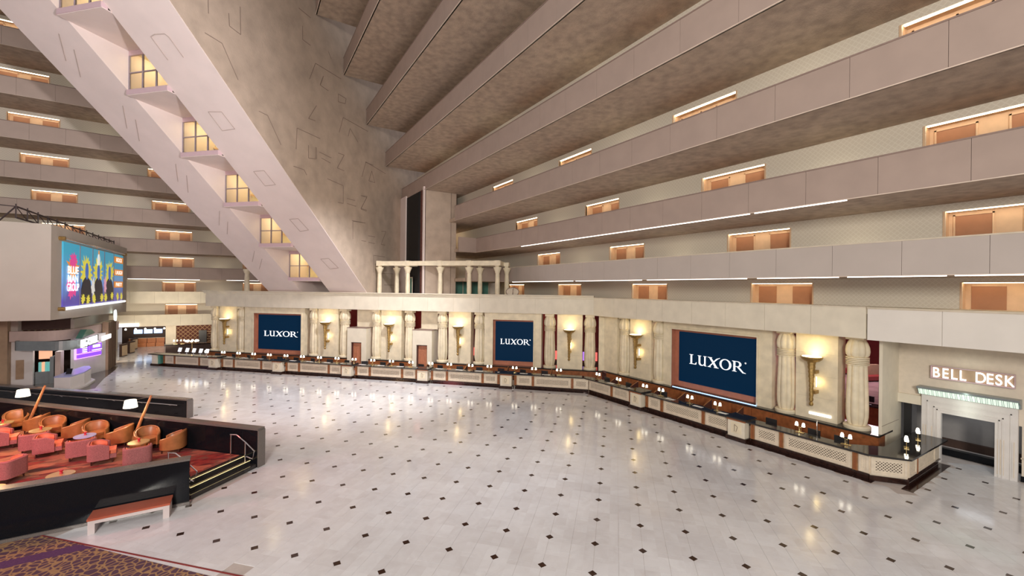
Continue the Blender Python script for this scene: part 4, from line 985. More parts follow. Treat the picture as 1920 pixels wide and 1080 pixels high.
for u_ in (-30, -18, -6): area('casino_fill', W(RD, u_, 39, 6.3), W(RD, u_, 39.5, 0), 3, 70, (1.0, 0.55, 0.42))  # added fills for the space behind the angled facade

# ------------------------------------------------------------------ PAVILION on the roof terrace
def pav_col(u_, v_, lab, proto=[None]):
    if proto[0] is None:
        t = empty('pavilion_column', label='', cat='column', group='pavilion columns on the roof terrace')
        MB().lathe([(0.26, 0), (0.26, 0.1), (0.2, 0.14)], 16).build('base', 'stone_cream', t, smooth=True)
        MB().lathe([(0.185, 0.1), (0.21, 0.4), (0.20, 1.2), (0.175, 1.95)], 20, lob=8, amp=0.08).build('shaft', 'stone_cream', t, smooth=True)
        MB().lathe([(0.18, 1.95), (0.21, 2.0), (0.22, 2.1), (0.32, 2.32), (0.36, 2.4), (0.36, 2.46)], 16).build('capital', 'stone_cream', t, smooth=True)
        MB().box(-0.15, 0.15, -0.15, 0.15, 2.46, 2.62).build('block', 'stone_cream', t)
        index_children(t); proto[0] = t; t.location = W(RD, u_, v_, 6.86); t['label'] = lab
    else: copy_tree(proto[0], W(RD, u_, v_, 6.86), RD, lab)
PF = 49.7/R2; PB = 51.7/R2
def us(x, y): return (x - y)/R2
fu = [us(10.46, 39.24), us(12.43, 37.27), us(14.62, 35.08), us(16.51, 33.19), us(18.3, 31.4)]
bu = [us(12.1, 39.5), us(17.85, 33.75), us(19.59, 32.01)]
for k, u_ in enumerate(fu): pav_col(u_, PF, 'cream column of the roof pavilion, front row, %s from the left' % ORD[k])
for k, u_ in enumerate(bu): pav_col(u_, PB, 'cream column of the roof pavilion, back row, %s from the left' % ORD[k])
t = empty('pavilion_beams', label='plain beams resting on the pavilion columns of the roof terrace', cat='pergola')
F_ = lambda u0, u1, v0, v1, z0, z1, nm, m: MB().prism([W(RD, u0, v0)[:2], W(RD, u1, v0)[:2], W(RD, u1, v1)[:2], W(RD, u0, v1)[:2]], z0, z1).build(nm, m, t)
F_(fu[0]-0.25, fu[4]+0.3, PF-0.2, PF+0.2, 9.47, 9.87, 'front_beam', 'stone_cream'); F_(bu[0]-0.2, bu[2]+0.2, PB-0.2, PB+0.2, 9.47, 9.8, 'back_beam', 'stone_cream')
F_(fu[4]-0.15, fu[4]+0.25, PF, PB, 9.47, 9.85, 'side_beam', 'stone_cream'); F_(fu[0]-0.2, fu[0]+0.15, PF, PB, 9.47, 9.85, 'side_beam', 'stone_cream')
for u_ in fu: F_(u_-0.22, u_+0.22, PF-0.24, PF+0.24, 9.44, 9.9, 'joint_block', 'stone_cream')
t = empty('terrace_column', (0.26, 49.74, 6.86), label='lone cream column standing on the left end of the roof', cat='column')
MB().lathe([(0.26, 0), (0.24, 0.2), (0.22, 1.4), (0.2, 1.85)], 16).build('shaft', 'stone_cream', t, smooth=True); MB().lathe([(0.2, 1.85), (0.3, 2.05), (0.34, 2.2), (0.34, 2.3)], 16).build('capital', 'stone_cream', t, smooth=True)
t = empty('round_ornament', (19.15, 30.35, 6.86), RD, label='round openwork disc leaning on the roof right of the pavilion', cat='ornament')
mb = MB(); o_ = arc(0, 0.38, 0.55, 0.36, 0, 360, 32)[:-1]; mb.tube([(a, 0.15*b_, b_) for a, b_ in o_] + [(o_[0][0], 0.15*o_[0][1], o_[0][1])], 0.035, 6); mb.build('ring', 'cap_brown', t)
MB().extr([(a*0.95, 0.15*b_, b_) for a, b_ in o_], (0, 0.03, 0)).build('disc', 'cap_cream', t)
mb = MB(); mb.bar((0, -0.02, 0.02), (0.08, 0.08, 0.74), 0.03, 0.03); mb.bar((0.08, -0.02, 0.1), (0.02, 0.08, 0.6), 0.03, 0.03); mb.build('spoke', 'cap_brown', t)
t = empty('glass_enclosure', (13.45, 40.2, 6.86), RR, label='glass doors behind the pavilion below the black opening', cat='glass doors')
mb = MB()
for k in range(4): mb.box(-0.9+k*0.65, -0.84+k*0.65, 0, 0.06, 0, 1.6)
mb.box(-0.9, 1.11, 0, 0.06, 1.55, 1.65); mb.build('frame', 'cap_cream', t); MB().box(-0.88, 1.1, 0.02, 0.04, 0, 1.55).build('pane', 'green_glass', t)
t = empty('glazed_shopfront', (17.2, 40.0, 6.86), -0.25, label='low glazed shop front behind the right half of the pavilion', cat='glass doors')
mb = MB()
for k in range(6): mb.box(k*0.9, 0.08+k*0.9, 0, 0.08, 0, 1.5)
mb.box(0, 4.6, 0, 0.08, 1.45, 1.6); mb.build('frame', 'cap_cream', t); MB().box(0, 4.6, 0.03, 0.05, 0, 1.45).build('pane', 'green_glass', t)

# ------------------------------------------------------------------ FAR HALL below the left galleries
t = empty('wall_hall_back', label='back wall of the far casino hall with red lattice pattern', kind='structure')
MB().box(-7.1, 6, 66.5, 66.7, 0, 2.75).build('patterned_wall', 'pattern_wall', t)
MB().box(-8.0, -7.0, 66.2, 66.6, 0, 2.75).build('pilaster', 'stone_front', t); MB().box(-13.2, -12.4, 66.2, 66.6, 0, 2.75).build('pilaster', 'stone_front', t)
MB().box(-24, -13.2, 66.4, 66.6, 0, 2.75).build('patterned_wall', 'pattern_wall', t)
MB().box(-12.4, -8.0, 68.6, 68.8, 0, 2.75).build('niche_back', 'dark_brown', t)
MB().box(-12.4, -8.0, 66.4, 68.7, 2.45, 2.55).build('niche_ceiling', 'dark_brown', t)
for k in range(3):
    tv = tag(MB().box(-11.3+k*0.95, -10.5+k*0.95, 68.45, 68.55, 1.5, 2.0).build('television', 'tv_blue'), 'bright television over the far booths, %s' % ('left', 'middle', 'right')[k], 'television', 'televisions over the far booths')
for k in range(4):
    t = empty('booth', (-11.2+k*0.85, 67.2, 0), label='orange booth seat in the far hall, %s from the left' % ORD[k], cat='booth', group='orange booths in the far hall')
    MB().box(-0.4, 0.4, 0, 0.5, 0, 0.45).build('seat', 'orange_booth', t); MB().box(-0.4, 0.4, 0.4, 0.55, 0.45, 1.0).build('backrest', 'orange_booth', t); MB().box(-0.42, 0.42, 0.38, 0.58, 1.0, 1.04).build('top_rail', 'cap_cream', t)
for k in range(5):
    t = empty('pendant_lamp', (-11.9+k*0.9, 67.6, 2.05), label='small pendant lamp in the far hall, %s from the left' % ORD[k], cat='lamp', group='pendants in the far hall')
    MB().lathe([(0.09, 0), (0.1, 0.12), (0.04, 0.2)], 10).build('shade', 'shade_white', t); MB().lathe([(0.008, 0.2), (0.008, 0.42)], 6).build('cord', 'black_plastic', t)
t = tag(MB().box(-12.3, -10.1, 63.7, 63.9, 2.72, 3.1).build('lit_sign_box', 'sign_white'), 'white lit sign box hanging over the far hall entrance', 'sign')
for k, (x, y) in enumerate([(-10.6, 59.3), (-10.4, 61.8), (-10.7, 65.0)]):
    t = empty('grille_pedestal', (x, y, 0), -0.3, label='brown pedestal box by the left wall, %s from the camera' % ORD[k], cat='pedestal', group='pedestals by the left wall')
    MB().box(-0.1, 0.1, -0.5, 0.5, 0, 1.25).build('core', 'dark_brown', t); MB().box(0.1, 0.14, -0.42, 0.42, 0.1, 1.15).build('face', 'grille_pedestal', t); MB().box(-0.13, 0.17, -0.53, 0.53, 1.25, 1.3).build('top', 'dark_brown', t)
t = empty('bar_rack', (-4.2, 65.6, 0), label='dark shelf rack in front of the patterned far wall', cat='shelf')
MB().box(-0.5, 0.3, 0, 0.4, 0, 1.9).build('body', 'black_plastic', t)
for k in range(5): MB().box(0.35, 1.2, 0, 0.4, 0.5+k*0.3, 0.54+k*0.3).build('shelf', 'brown_wall', t)
t = empty('bar_counter', (-5.5, 58, 0), label='long dark bar counter behind the left end of the front desk', cat='counter')
MB().prism([(-1.5, 0), (5.0, 0), (5.0, 1), (-1.5, 1)], 0, 1.05).build('body', 'dark_brown', t); MB().box(-1.6, 5.1, -0.1, 1.1, 1.05, 1.12).build('top', 'black_granite', t)
for k, x in enumerate((-6.2, -5.6, -2.2)):
    copy_tree(lp, (x, 58.4, 1.12), 0, 'twin-shade lamp on the far dark bar counter, %s from the left' % ORD[k])
area('hall_light', (-10, 58, 2.6), (-10, 60, 0), 4, 90, (1.0, 0.85, 0.65), sy=8)
spot('hall_band_fill', (-7, 54.5, 1.9), (-7, 63, 4.6), 1900, (1.0, 0.88, 0.68), 75, 0.8, 0.3)  # added fill that brightens the lowest left gallery bands
area('hall_light_back', (-6, 65, 2.6), (-6, 66.5, 1), 8, 60, (1.0, 0.8, 0.6), sy=1)

# ------------------------------------------------------------------ KIOSK and overhead box
t = empty('overhead_box', label='large plaster sign box hanging above the kiosk', cat='bulkhead')
XB = -9.95
MB().extr([(XB, 36.9, 5.28), (XB, 56.7, 4.785), (XB, 56.7, 11.13), (XB, 36.9, 11.13)], (-18, 0, 0)).build('body', 'kiosk_box', t)
po = empty('show_poster', label='bright show poster of five panels on the side of the overhead box', cat='poster')
px = XB+0.08
MB().box(XB, px, 38.7, 54.7, 6.0, 10.25).build('backing', 'poster_bg', po)
for y in (41.95, 44.95, 48.2, 51.2): MB().box(px, px+0.03, y-0.04, y+0.04, 6.0, 10.25).build('panel_joint', 'frame_grey', po)
def flat(pts, m, nm, d=0.02): return MB().extr([(px+0.002, y, z) for y, z in pts], (d, 0, 0)).build(nm, m, po)
def burst(cy_, cz, ry, rz, m, n0, seed, d=0.012):
    rnd = random.Random(seed); pts = []
    for k in range(n0): 
        a = 2*PI*k/n0; f = 1.0 if k % 2 else 0.55+0.25*rnd.random(); f *= 0.8+0.4*rnd.random(); pts.append((cy_+ry*f*math.cos(a), cz+rz*f*math.sin(a)))
    c = [(cy_, cz)]
    mb = MB(); n1 = len(pts); mb.add([(px+d, cy_, cz)] + [(px+d, y, z) for y, z in pts], [(0, k+1, (k+1) % n1+1) for k in range(n1)]); return mb.build('paint_burst', m, po)
burst(40.5, 8.6, 1.3, 0.8, 'p_orange', 26, 1); burst(40.3, 7.2, 1.1, 0.8, 'p_pink', 24, 2, 0.010); burst(40.6, 9.1, 0.9, 0.6, 'p_pink', 22, 9, 0.014)
for y, s_ in ((43.5, 3), (46.5, 4), (49.8, 5)):
    burst(y, 8.4, 1.4, 1.2, 'p_yellow', 34, s_)
    flat([(y-1.2, 6.1), (y+1.2, 6.1), (y+1.25, 7.1), (y+0.9, 7.7), (y+0.35, 8.0), (y-0.35, 8.0), (y-0.9, 7.7), (y-1.25, 7.1)], 'p_dark', 'dark_shape')
    flat(arc(y, 8.45, 0.36, 0.62, 0, 360, 18)[:-1], 'p_blue', 'blue_oval', 0.03)
flat([(46.2, 9.0), (46.9, 9.05), (46.8, 9.6), (46.6, 9.9), (46.4, 9.9), (46.22, 9.6)], 'p_white', 'white_shape', 0.04)
flat([(46.45, 9.9), (46.65, 9.9), (46.6, 10.2), (46.5, 10.2)], 'p_orange', 'red_shape', 0.04)
for k, (y, z) in enumerate(((42.6, 6.4), (43.8, 6.35), (45.3, 6.4), (47.4, 6.45), (48.6, 6.4), (50.6, 6.5), (52.6, 6.4), (54.0, 6.4))): burst(y, z, 0.5, 0.4, 'p_yellow', 20, 20+k, 0.035)
burst(45.0, 7.3, 0.5, 0.9, 'p_white', 18, 40, 0.03); burst(48.4, 7.4, 0.5, 0.8, 'p_rose', 18, 41, 0.03)
for z, tx in ((9.75, 'ROCK'), (8.6, 'LAUGH'), (7.5, 'PARTY')):
    flat([(51.35, z-0.28), (54.6, z-0.28), (54.6, z+0.28), (51.35, z+0.28)], 'p_orange', 'orange_strip')
    text_obj(tx, 0.5, 'p_text', po, (px+0.04, 53.0, z-0.17), rot=(PI/2, 0, PI/2), ext=0.003, align='CENTER', name='lettering', sx=1.5)
for z, tx in ((8.2, 'BLUE'), (7.62, 'MAN'), (7.04, 'GROUP')):
    text_obj(tx, 0.72, 'p_text', po, (px+0.04, 40.45, z), rot=(PI/2, 0, PI/2), ext=0.003, align='CENTER', name='lettering', sx=1.35 if tx != 'GROUP' else 1.0, off=0.015)
for z in (5.9, 10.4):
    MB().tube([(XB+0.2, 38.3, z), (XB+0.2, 55.0, z)], 0.07 if z > 6 else 0.1, 8).build('rail', 'text_white' if z < 6 else 'chrome', po)
    for y in (38.2, 55.0): MB().tube([(XB, y, z), (XB+0.3, y, z)], 0.13, 8).build('rail_bracket', 'gold', po)
# truss on top of the box
t = empty('lighting_truss', label='dark lighting truss lying on top of the overhead box', cat='truss')
mb = MB(); A0 = Vector((-11.3, 36.5, 12.0)); A1 = Vector((-10.4, 54, 11.5)); B0 = Vector((-11.3, 36.5, 11.35)); B1 = Vector((-10.4, 54, 11.2))
mb.tube([A0, A1], 0.05, 6); mb.tube([B0, B1], 0.05, 6); mb.build('chord', 'truss', t)
mb = MB()
for k in range(14):
    a = A0.lerp(A1, k/13); b_ = B0.lerp(B1, k/13); mb.tube([a + Vector((0, 0, 0.15)), b_], 0.035, 5)
    if k < 13: mb.tube([a, B0.lerp(B1, (k+1)/13)], 0.025, 5)
mb.tube([A0, (-13.3, 36.7, 12.1)], 0.03, 5); mb.tube([A0, (-12.2, 37.2, 11.15)], 0.04, 5)
tag(mb.build('struts', 'truss', t), kind='stuff')
# kiosk
t = empty('kiosk', label='white curved drinks kiosk with grey canopy and lit sign', cat='kiosk')
def strip(pts, z0, z1, th_, m, nm, par=None):
    mb = MB()
    L_ = [Vector((x, y, 0)) for x, y in pts]; n0 = len(L_); off = []
    for i in range(n0):
        d = (L_[min(i+1, n0-1)] - L_[max(i-1, 0)]).normalized(); off.append(L_[i] + Vector((-d.y, d.x, 0))*th_)
    for i in range(n0-1):
        mb.prism([L_[i][:2], L_[i+1][:2], off[i+1][:2], off[i][:2]], z0, z1)
    return mb.build(nm, m, par or t)
def smooth(pts, k=6):
    out = []
    for i in range(len(pts)-1):
        p0 = Vector(pts[max(i-1, 0)]); p1 = Vector(pts[i]); p2 = Vector(pts[i+1]); p3 = Vector(pts[min(i+2, len(pts)-1)])
        for j in range(k):
            q_ = j/k; out.append(tuple(0.5*((2*p1) + (p2-p0)*q_ + (2*p0-5*p1+4*p2-p3)*q_**2 + (3*p1-p0-3*p2+p3)*q_**3)))
    return out + [tuple(pts[-1])]
strip(smooth([(-14.2, 45.0), (-12.6, 44.5), (-11.4, 44.9), (-10.8, 46.6), (-10.5, 50), (-9.9, 53.5)]), 3.3, 4.05, 0.25, 'kiosk_fascia', 'fascia')
strip([(-11.35, 47.1), (-11.0, 47.9), (-10.6, 49.3), (-10.15, 50.4)], 0, 3.3, 0.25, 'kiosk_white', 'curved_wall')
strip([(-14.25, 45.5), (-13.15, 45.5)], 0, 3.3, 0.3, 'kiosk_white', 'left_wall')
strip([(-10.0, 50.35), (-10.0, 53.1)], 0, 4.2, 0.4, 'brown_wall', 'wood_column')
for k in range(8): MB().box(-10.0, -9.97, 50.5+k*0.33, 50.53+k*0.33, 0, 4.2).build('wood_groove', 'dark_brown', t)
MB().box(-14.2, -11.0, 46.0, 53, 3.3, 3.4).build('kiosk_ceiling', 'kiosk_white', t)
MB().box(-14.8, -14.25, 44.9, 46, 0, 5.04).build('brown_wall', 'brown_wall', t); MB().box(-25, -14.8, 45.5, 46, 0, 5.04).build('dark_wall', 'dark_brown', t)
MB().box(-13.9, -11.3, 46.0, 46.2, 4.05, 5.03).build('dark_recess', 'dark_brown', t); MB().box(-14.25, -13.9, 45.4, 46.2, 3.9, 5.03).build('recess_pier', 'kiosk_box', t)
MB().box(-11.3, -11.1, 46.0, 56, 4.0, 4.79).build('recess_wall', 'kiosk_box', t)
MB().box(-18, -11.9, 52, 52.2, 0, 3.3).build('back_wall', 'dark_brown', t)
MB().box(-12.3, -12.1, 45.6, 46.6, 0, 2.0).build('display_cabinet', 'grey_metal', t); MB().box(-12.05, -11.75, 45.7, 46.4, 0, 2.35).build('mirror_post', 'kiosk_fascia', t)
strip(smooth([(-13.7, 44.6), (-13.55, 44.0), (-12.4, 43.4), (-11.1, 42.8), (-10.2, 43.6), (-10.0, 45.5), (-10.0, 47.4)]), 2.75, 3.42, 0.12, 'grey_metal', 'canopy')
MB().extr([(-10.6, 44.2, 3.42), (-10.6, 47.6, 3.55), (-10.6, 46.6, 3.9), (-10.6, 45.4, 4.0)], (0.35, 0, 0)).build('green_ridge', 'green_glass', t)
text_obj('BIG CHILL', 0.82, 'sign_white', t, (-9.93, 44.75, 2.88), rot=(PI/2, 0, PI/2), ext=0.04, align='CENTER', sx=1.15, name='lettering', off=0.0)
MB().box(-10.0, -9.9, 48.2, 50.8, 2.78, 3.15).build('small_lit_sign', 'sign_white', t)
def on_wall(a, b_, z0, z1, m, nm, o_=0.03):
    p0 = Vector((-11.55, 47.05)); p1 = Vector((-10.55, 49.45)); nrm = Vector((0.92, -0.39))*o_
    A_ = p0.lerp(p1, a)+nrm; B_ = p0.lerp(p1, b_)+nrm
    return MB().extr([(A_.x, A_.y, z0), (B_.x, B_.y, z0), (B_.x, B_.y, z1), (A_.x, A_.y, z1)], (nrm.x*0.3, nrm.y*0.3, 0)).build(nm, m, t)
on_wall(0, 1, 1.5, 2.6, 'menu_pink', 'menu_frame', 0.25)
on_wall(0.04, 0.46, 1.95, 2.5, 'menu_purple', 'menu_board', 0.34); on_wall(0.52, 0.96, 1.95, 2.55, 'menu_purple', 'menu_board', 0.34); on_wall(0.04, 0.96, 1.58, 1.85, 'menu_purple', 'menu_board', 0.34)
for k in range(3): on_wall(0.6+k*0.1, 0.65+k*0.1, 2.25, 2.48, 'p_text', 'menu_item', 0.42)
for k in range(3): on_wall(0.2, 0.33, 2.0+k*0.16, 2.08+k*0.16, 'p_text', 'menu_item', 0.42)
on_wall(0.56, 0.92, 2.02, 2.08, 'p_text', 'menu_item', 0.42)
for k in range(4):
    o = MB().box(-12.95+k*0.17, -12.83+k*0.17, 45.8, 46.0, 0.9, 1.6).build('drink_tank', ('slush_teal', 'slush_orange', 'slush_teal', 'slush_teal')[k], t)
MB().box(-13.1, -12.3, 45.75, 46.2, 0, 0.9).build('machine_base', 'grey_metal', t); MB().box(-13.05, -12.35, 46.2, 46.3, 1.8, 2.9).build('bright_poster', 'slush_orange', t)
MB().box(-14.0, -13.6, 45.44, 45.5, 0.5, 1.9).build('door_niche', 'brown_wall', t)
# kiosk counter
t = empty('kiosk_counter', label='curved white kiosk counter with lavender top', cat='counter')
cpts = [(-11.1, 41.9), (-10.2, 41.6), (-9.85, 43.2), (-9.9, 45.0), (-10.25, 46.2), (-10.6, 46.3), (-10.9, 44.5), (-11.0, 43.0)]
MB().prism([(x*0.99-0.1, y) for x, y in cpts], 0, 0.98).build('body', 'kiosk_white', t); MB().prism(cpts, 0.98, 1.06).build('top', 'lavender', t)
MB().prism([(-11.2, 41.7), (-10.0, 41.4), (-9.65, 43.2), (-9.7, 45.2), (-10.3, 46.4), (-11.0, 45)], 0, 0.12).build('base_step', 'kiosk_white', t)
MB().extr([(-10.7, 42.6, 1.06), (-10.4, 42.6, 1.06), (-10.4, 42.9, 1.4), (-10.7, 42.9, 1.4)], (0, 0.03, 0)).build('till', 'black_plastic', t)
tag(MB().prism([(-14.3, 42.5), (-10.2, 41.2), (-9.0, 41.9), (-9.35, 45.9), (-9.5, 50.3), (-9.7, 52.3), (-14, 53)], -0.012, 0.004).build('floor_kiosk', 'floor_dark'), 'dark polished floor around the kiosk', kind='structure')
t = empty('wall_clock', (-9.75, 51.0, 4.75), label='round lit disc under the end of the overhead box', cat='sign')
MB().lathe([(0.02, 0), (0.45, 0), (0.5, 0.05), (0.5, 0.12), (0.02, 0.12)], 24).build('disc', 'clock_lit', t, smooth=True).rotation_euler = (0, PI/2, 0.3)
area('kiosk_light', (-10.9, 46, 3.2), (-10.6, 46, 0), 1.2, 45, (0.9, 0.95, 1.0), sy=3)

# ------------------------------------------------------------------ LOUNGE
PZ = 0.45
t = empty('wall_lounge_front', label='black granite lounge wall behind the low bench', kind='structure')
MB().box(-22, -1.52, 18.2, 18.5, 0, 1.5).build('granite_slab', 'black_granite', t); MB().box(-22, -1.5, 18.16, 18.54, 1.5, 1.56).build('cap', 'granite_cap', t); MB().box(-22, -1.5, 18.15, 18.2, 0, 0.1).build('skirting', 'granite_cap', t)
t = empty('wall_lounge_rear', label='long black granite lounge wall running behind the chairs to the steps', kind='structure')
ra, rb = Vector((0.55, 20.42)), Vector((-13.0, 34.6)); d_ = (rb-ra).normalized(); nn = Vector((d_.y, -d_.x))*-1
nn = Vector((0.7, 0.7)) * 0.36
def qd(a, b_, o0, o1): return [tuple(a+nn*o0), tuple(a+nn*o1), tuple(b_+nn*o1), tuple(b_+nn*o0)]
MB().prism(qd(ra, rb, 0.03, 0.97), 0, 1.52).build('granite_slab', 'black_granite', t); MB().prism(qd(ra, rb, 0, 1.0), 1.52, 1.6).build('cap', 'granite_cap', t); MB().prism(qd(ra - d_*0.03, ra+d_*0.02, 0, 1), 0, 1.52).build('end_face', 'granite_cap', t)
t = empty('wall_ramp', label='black granite wall with a handrail behind the lounge', kind='structure')
ra2, rb2 = Vector((-2.66, 29.96)), Vector((-14.6, 41.4)); nn = Vector((0.7, 0.7))*0.36
MB().prism(qd(ra2, rb2, 0.03, 0.97), 0, 1.0).build('granite_slab', 'black_granite', t); MB().prism(qd(ra2, rb2, 0, 1.0), 1.0, 1.07).build('cap', 'granite_cap', t); MB().prism(qd(ra2-Vector((-0.03, 0.03)), ra2, 0, 1), 0, 1.0).build('end_face', 'granite_cap', t)
t = empty('handrail', label='thin steel handrail on the ramp wall behind the lounge', cat='handrail')
h0 = ra2 + Vector((-0.35, 0.25)) - Vector((0.08, 0.08)); h1 = rb2 - Vector((0.08, 0.08))
MB().tube([(*h0, 0.78), (*h1, 0.8)], 0.022, 6).build('rail', 'chrome', t)
for k in range(8):
    p = h0.lerp(h1, (k+0.3)/8); MB().tube([(p.x, p.y, 0.77), (p.x+0.1, p.y+0.1, 0.68)], 0.015, 5).build('bracket', 'chrome', t)
# platform and steps
plat = empty('floor_lounge', label='raised lounge platform with red and dark patterned carpet', kind='structure')
MB().prism([(-22, 18.5), (-2.38, 18.5), (-1.93, 18.98), (0.06, 20.86), (-13.2, 34.8), (-22, 34.8)], 0, PZ).build('carpet', 'carpet_lounge', plat)
steps = empty('lounge_steps', label='dark granite steps with gold light lines up to the lounge', cat='steps')
def stepseg(off0, off1, z0, z1, m, nm):
    a = Vector((-1.5, 18.55)); b_ = Vector((0.50, 20.44)); o = Vector((-0.7071, 0.7071))
    return MB().prism([tuple(a+o*off0), tuple(b_+o*off0), tuple(b_+o*off1), tuple(a+o*off1)], z0, z1).build(nm, m, steps)
stepseg(0.0, 0.7, 0, 0.15, 'counter_granite', 'tread'); stepseg(0.3, 0.75, 0.15, 0.30, 'counter_granite', 'tread'); stepseg(0.6, 0.8, 0.30, PZ+0.004, 'counter_granite', 'tread')
stepseg(0.285, 0.30, 0.27, 0.283, 'led_gold', 'light_line'); stepseg(0.585, 0.60, 0.415, 0.43, 'led_gold', 'light_line')
stepseg(0.30, 0.325, 0.30, 0.306, 'brass', 'metal_nosing'); stepseg(0.60, 0.625, PZ+0.004, PZ+0.01, 'brass', 'metal_nosing')
def rail(pts, posts, lab):
    t = empty('stair_rail', label=lab, cat='handrail', group='lounge step handrails')
    MB().tube(pts, 0.024, 8).build('rail', 'chrome', t, smooth=True)
    for p in posts: MB().tube([p, (p[0], p[1], p[3])] if False else [(p[0], p[1], p[2]), (p[0], p[1], p[3])], 0.022, 8).build('post', 'chrome', t, smooth=True)
rail([(-0.42, 21.05, 1.35), (-0.2, 20.85, 1.36), (0.12, 20.45, 1.12), (0.42, 20.1, 0.82), (0.36, 20.14, 0.5), (0.15, 20.4, 0.55)], [(-0.40, 21.03, PZ, 1.36), (0.10, 20.47, 0.3, 1.13)], 'steel handrail at the far side of the lounge steps')
rail([(-2.3, 19.9, 1.35), (-2.05, 19.66, 1.36), (-1.7, 19.28, 1.1), (-1.36, 18.95, 0.8), (-1.45, 18.95, 0.47), (-1.66, 19.2, 0.52)], [(-2.29, 19.89, PZ, 1.35), (-1.75, 19.33, 0.3, 1.13)], 'steel handrail at the near side of the lounge steps')
# bench
t = empty('low_bench', (-2.93, 17.8, 0), label='low pale bench with red brown top in front of the black wall', cat='bench')
MB().box(-0.98, 0.98, -0.33, 0.33, 0.40, 0.46).build('seat', 'bench_red', t); MB().box(-0.96, 0.96, -0.32, 0.32, 0.30, 0.40).build('frame', 'bench_pale', t)
for s_ in (-1, 1): MB().box(s_*0.96-(0.16 if s_ > 0 else 0), s_*0.96+(0.16 if s_ < 0 else 0), -0.32, 0.32, 0, 0.30).build('leg', 'bench_pale', t)
# carpet in the corner
t = empty('floor_carpet', label='purple and gold scroll carpet in the near left corner', kind='structure')
MB().prism([(-5.0, 18.14), (-30, 18.14), (-30, 2), (10, 2), (10.7, 2.0), (-0.4, 13.1)], -0.012, 0.012).build('carpet', 'carpet_scroll', t)
MB().prism([(-3.55, 16.55), (-30, 16.55), (-30, 16.95), (-3.95, 16.95)], 0.0, 0.014).build('purple_stripe', 'carpet_purple', t)
MB().prism([(-5.06, 18.14), (-5.0, 18.14), (10.76, 2.0), (10.7, 2.0)], 0.0, 0.014).build('edge_trim', 'sofa_red', t)
# chairs
def shell(a_, n_, prof_top, th_, z0, pw, fr):
    """barrel back: swept shell; angle measured from back (+y)"""
    mb = MB(); vs = []; fs = []
    for i in range(n_+1):
        t_ = -fr + 2*fr*i/n_; s_, c_ = math.sin(t_), math.cos(t_)
        rr = a_/((abs(s_)**pw + abs(c_)**pw)**(1/pw)); ri = rr - th_
        zt = prof_top(abs(t_)/fr)
        vs += [(rr*s_, rr*c_, z0), (rr*s_*1.0, rr*c_, zt-0.03), ((rr-0.03)*s_, (rr-0.03)*c_, zt), ((ri+0.02)*s_, (ri+0.02)*c_, zt), (ri*s_, ri*c_, zt-0.03), (ri*s_*0.94, ri*c_*0.94, z0)]
    for i in range(n_):
        for k in range(6):
            j = (k+1) % 6; fs.append((i*6+k, i*6+j, (i+1)*6+j, (i+1)*6+k))
    fs.append(tuple(range(6))[::-1]); fs.append(tuple(range(n_*6, n_*6+6)))
    return mb.add(vs, fs)
def chair(kind):
    if kind == 'fabric':
        t = empty('lounge_chair', label='', cat='armchair', group='pink-lit fabric tub chairs in the lounge')
        shell(0.38, 28, lambda q_: 0.74 if q_ < 0.7 else 0.74-0.10*(q_-0.7)/0.3, 0.08, 0.16, 4.5, math.radians(116)).build('backrest', 'fabric_lit_pink', t, smooth=True)
        MB().box(-0.33, 0.33, -0.36, 0.31, 0.17, 0.32).build('seat_base', 'fabric_lit_pink', t)
        o = MB().box(-0.28, 0.28, -0.35, 0.28, 0.32, 0.44).build('seat', 'leather_inner', t)
        shell(0.30, 24, lambda q_: 0.735 if q_ < 0.7 else 0.735-0.10*(q_-0.7)/0.3, 0.03, 0.4, 4.5, math.radians(112)).build('inner_back', 'leather_inner', t, smooth=True)
    else:
        t = empty('lounge_chair', label='', cat='armchair', group='tan leather tub chairs in the lounge')
        shell(0.40, 30, lambda q_: 0.80-0.30*max(0, q_-0.15)**1.1, 0.05, 0.15, 2.6, math.radians(142)).build('backrest', 'leather_gold', t, smooth=True)
        MB().lathe([(0.30, 0.15), (0.36, 0.18), (0.355, 0.3)], 20).build('seat_base', 'leather_gold', t, smooth=True)
        MB().lathe([(0.33, 0.3), (0.345, 0.34), (0.33, 0.42), (0.25, 0.44)], 24).build('seat', 'leather_gold', t, smooth=True)
        shell(0.345, 24, lambda q_: 0.78-0.30*max(0, q_-0.15)**1.1, 0.015, 0.4, 2.6, math.radians(136)).build('inner_back', 'leather_gold', t, smooth=True)
    for sx in (-1, 1):
        for sy in (-1, 1): MB().lathe([(0.018, 0), (0.028, 0.17)], 8, sx*0.26, sy*0.26).build('leg', 'leg_dark', t)
    index_children(t); return t
cf = chair('fabric'); cl = chair('leather'); usedc = {}
cf.scale = (1.16, 1.16, 1.08); cl.scale = (1.12, 1.12, 1.08)
def put_chair(pr_, x, y, rz, lab):
    if pr_.name not in usedc: pr_.location = (x, y, PZ); pr_.rotation_euler = (0, 0, rz); pr_['label'] = lab; usedc[pr_.name] = 1
    else: copy_tree(pr_, (x, y, PZ), rz, lab)
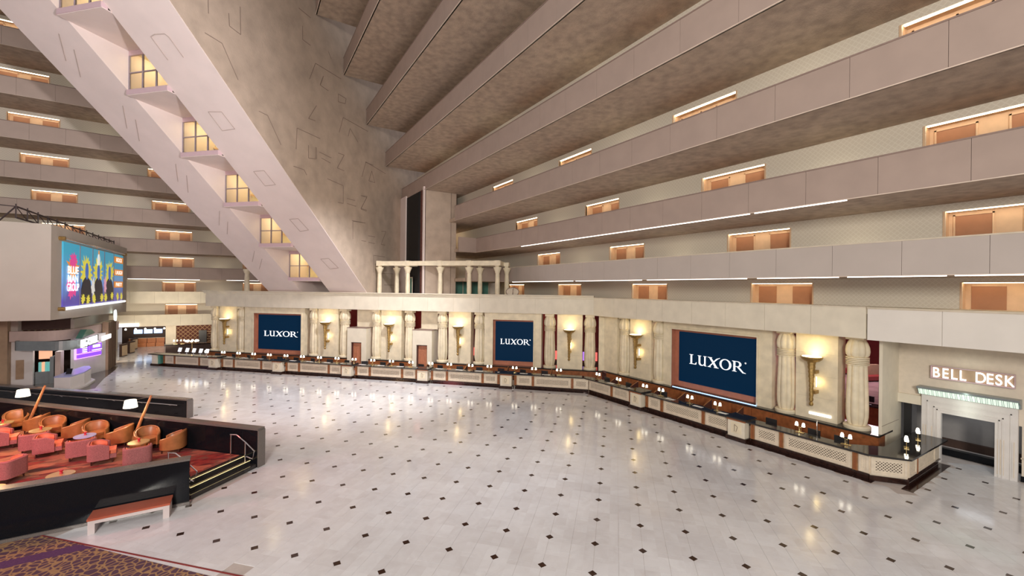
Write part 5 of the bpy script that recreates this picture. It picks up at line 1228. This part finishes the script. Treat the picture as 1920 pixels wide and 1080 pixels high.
def table(x, y, lab, m='table_gold'):
    t = empty('drum_table', (x, y, PZ), label=lab, cat='table', group='round gold drum tables in the lounge')
    MB().lathe([(0.28, 0), (0.28, 0.55)], 28).build('drum', 'brass', t, smooth=True); MB().lathe([(0.35, 0.55), (0.36, 0.56), (0.36, 0.59), (0.35, 0.60)], 32).build('top', m, t, smooth=True)
    c = empty('candle_holder', (x, y+0.05, PZ+0.60), label='red glass candle holder on the ' + lab.replace('round gold drum ', '').replace('hidden by the black wall, at the left', 'hidden behind the wall'), cat='candle holder', group='red candle holders on the lounge tables')
    MB().lathe([(0.045, 0), (0.05, 0.01), (0.03, 0.05), (0.055, 0.09), (0.05, 0.12)], 10).build('glass', 'red_glass', c, smooth=True)
cl_c = [(-3.6, 22.95), (-5.68, 25.05), (-7.55, 27.0), (-9.4, 29.2)]
nmz = ['nearest the steps', 'second from the steps', 'third from the steps', 'farthest along the wall']
# rz: chair faces local -y
for k, (x, y) in enumerate(cl_c):
    table(x, y, 'round gold drum table %s' % nmz[k], 'lavender' if k == 1 else 'table_gold')
    put_chair(cl, x+0.12, y+1.02, 0.25, 'tan leather tub chair behind the table %s' % nmz[k])
    put_chair(cl, x+1.12, y+0.05, -PI/2-0.25, 'tan leather tub chair right of the table %s' % nmz[k])
    put_chair(cf, x+0.15, y-1.12, PI+0.15, 'pink-lit fabric tub chair in front of the table %s' % nmz[k])
    put_chair(cf, x-1.1, y+0.05, PI/2+0.15, 'pink-lit fabric tub chair left of the table %s' % nmz[k])
put_chair(cf, -7.15, 22.5, -2.0, 'pink-lit fabric tub chair standing alone near the front left')
put_chair(cf, -11.5, 29.9, PI, 'pink-lit fabric tub chair at the far left of the lounge')
table(-5.2, 20.35, 'round gold drum table just behind the black wall'); table(-6.7, 20.0, 'round gold drum table partly hidden by the black wall, at the left')
def floor_lamp(x, y, lab):
    t = empty('floor_lamp', (x, y, PZ), label=lab, cat='floor lamp', group='leaning pole lamps in the lounge')
    MB().lathe([(0.18, 0), (0.18, 0.03), (0.04, 0.05)], 16).build('base', 'leg_dark', t)
    MB().tube([(0, 0, 0.03), (0.66, -0.1, 2.06)], [0.075, 0.045], 8).build('pole', 'wood_lamp', t, smooth=True)
    MB().tube([(0.64, -0.1, 2.0), (0.05, -0.35, 1.98)], 0.01, 6).build('arm', 'chrome', t)
    MB().lathe([(0.25, 1.68), (0.20, 2.0)], 28, 0.0, -0.37).build('shade', 'shade_lounge', t, smooth=True)
    point('lounge_lamp_glow', (x, y-0.37, PZ+1.5), 22, (1.0, 0.8, 0.5), 0.15)
floor_lamp(-4.15, 25.0, 'leaning wooden pole lamp with white drum shade, nearer the steps'); floor_lamp(-8.85, 29.9, 'leaning wooden pole lamp with white drum shade, farther from the steps')
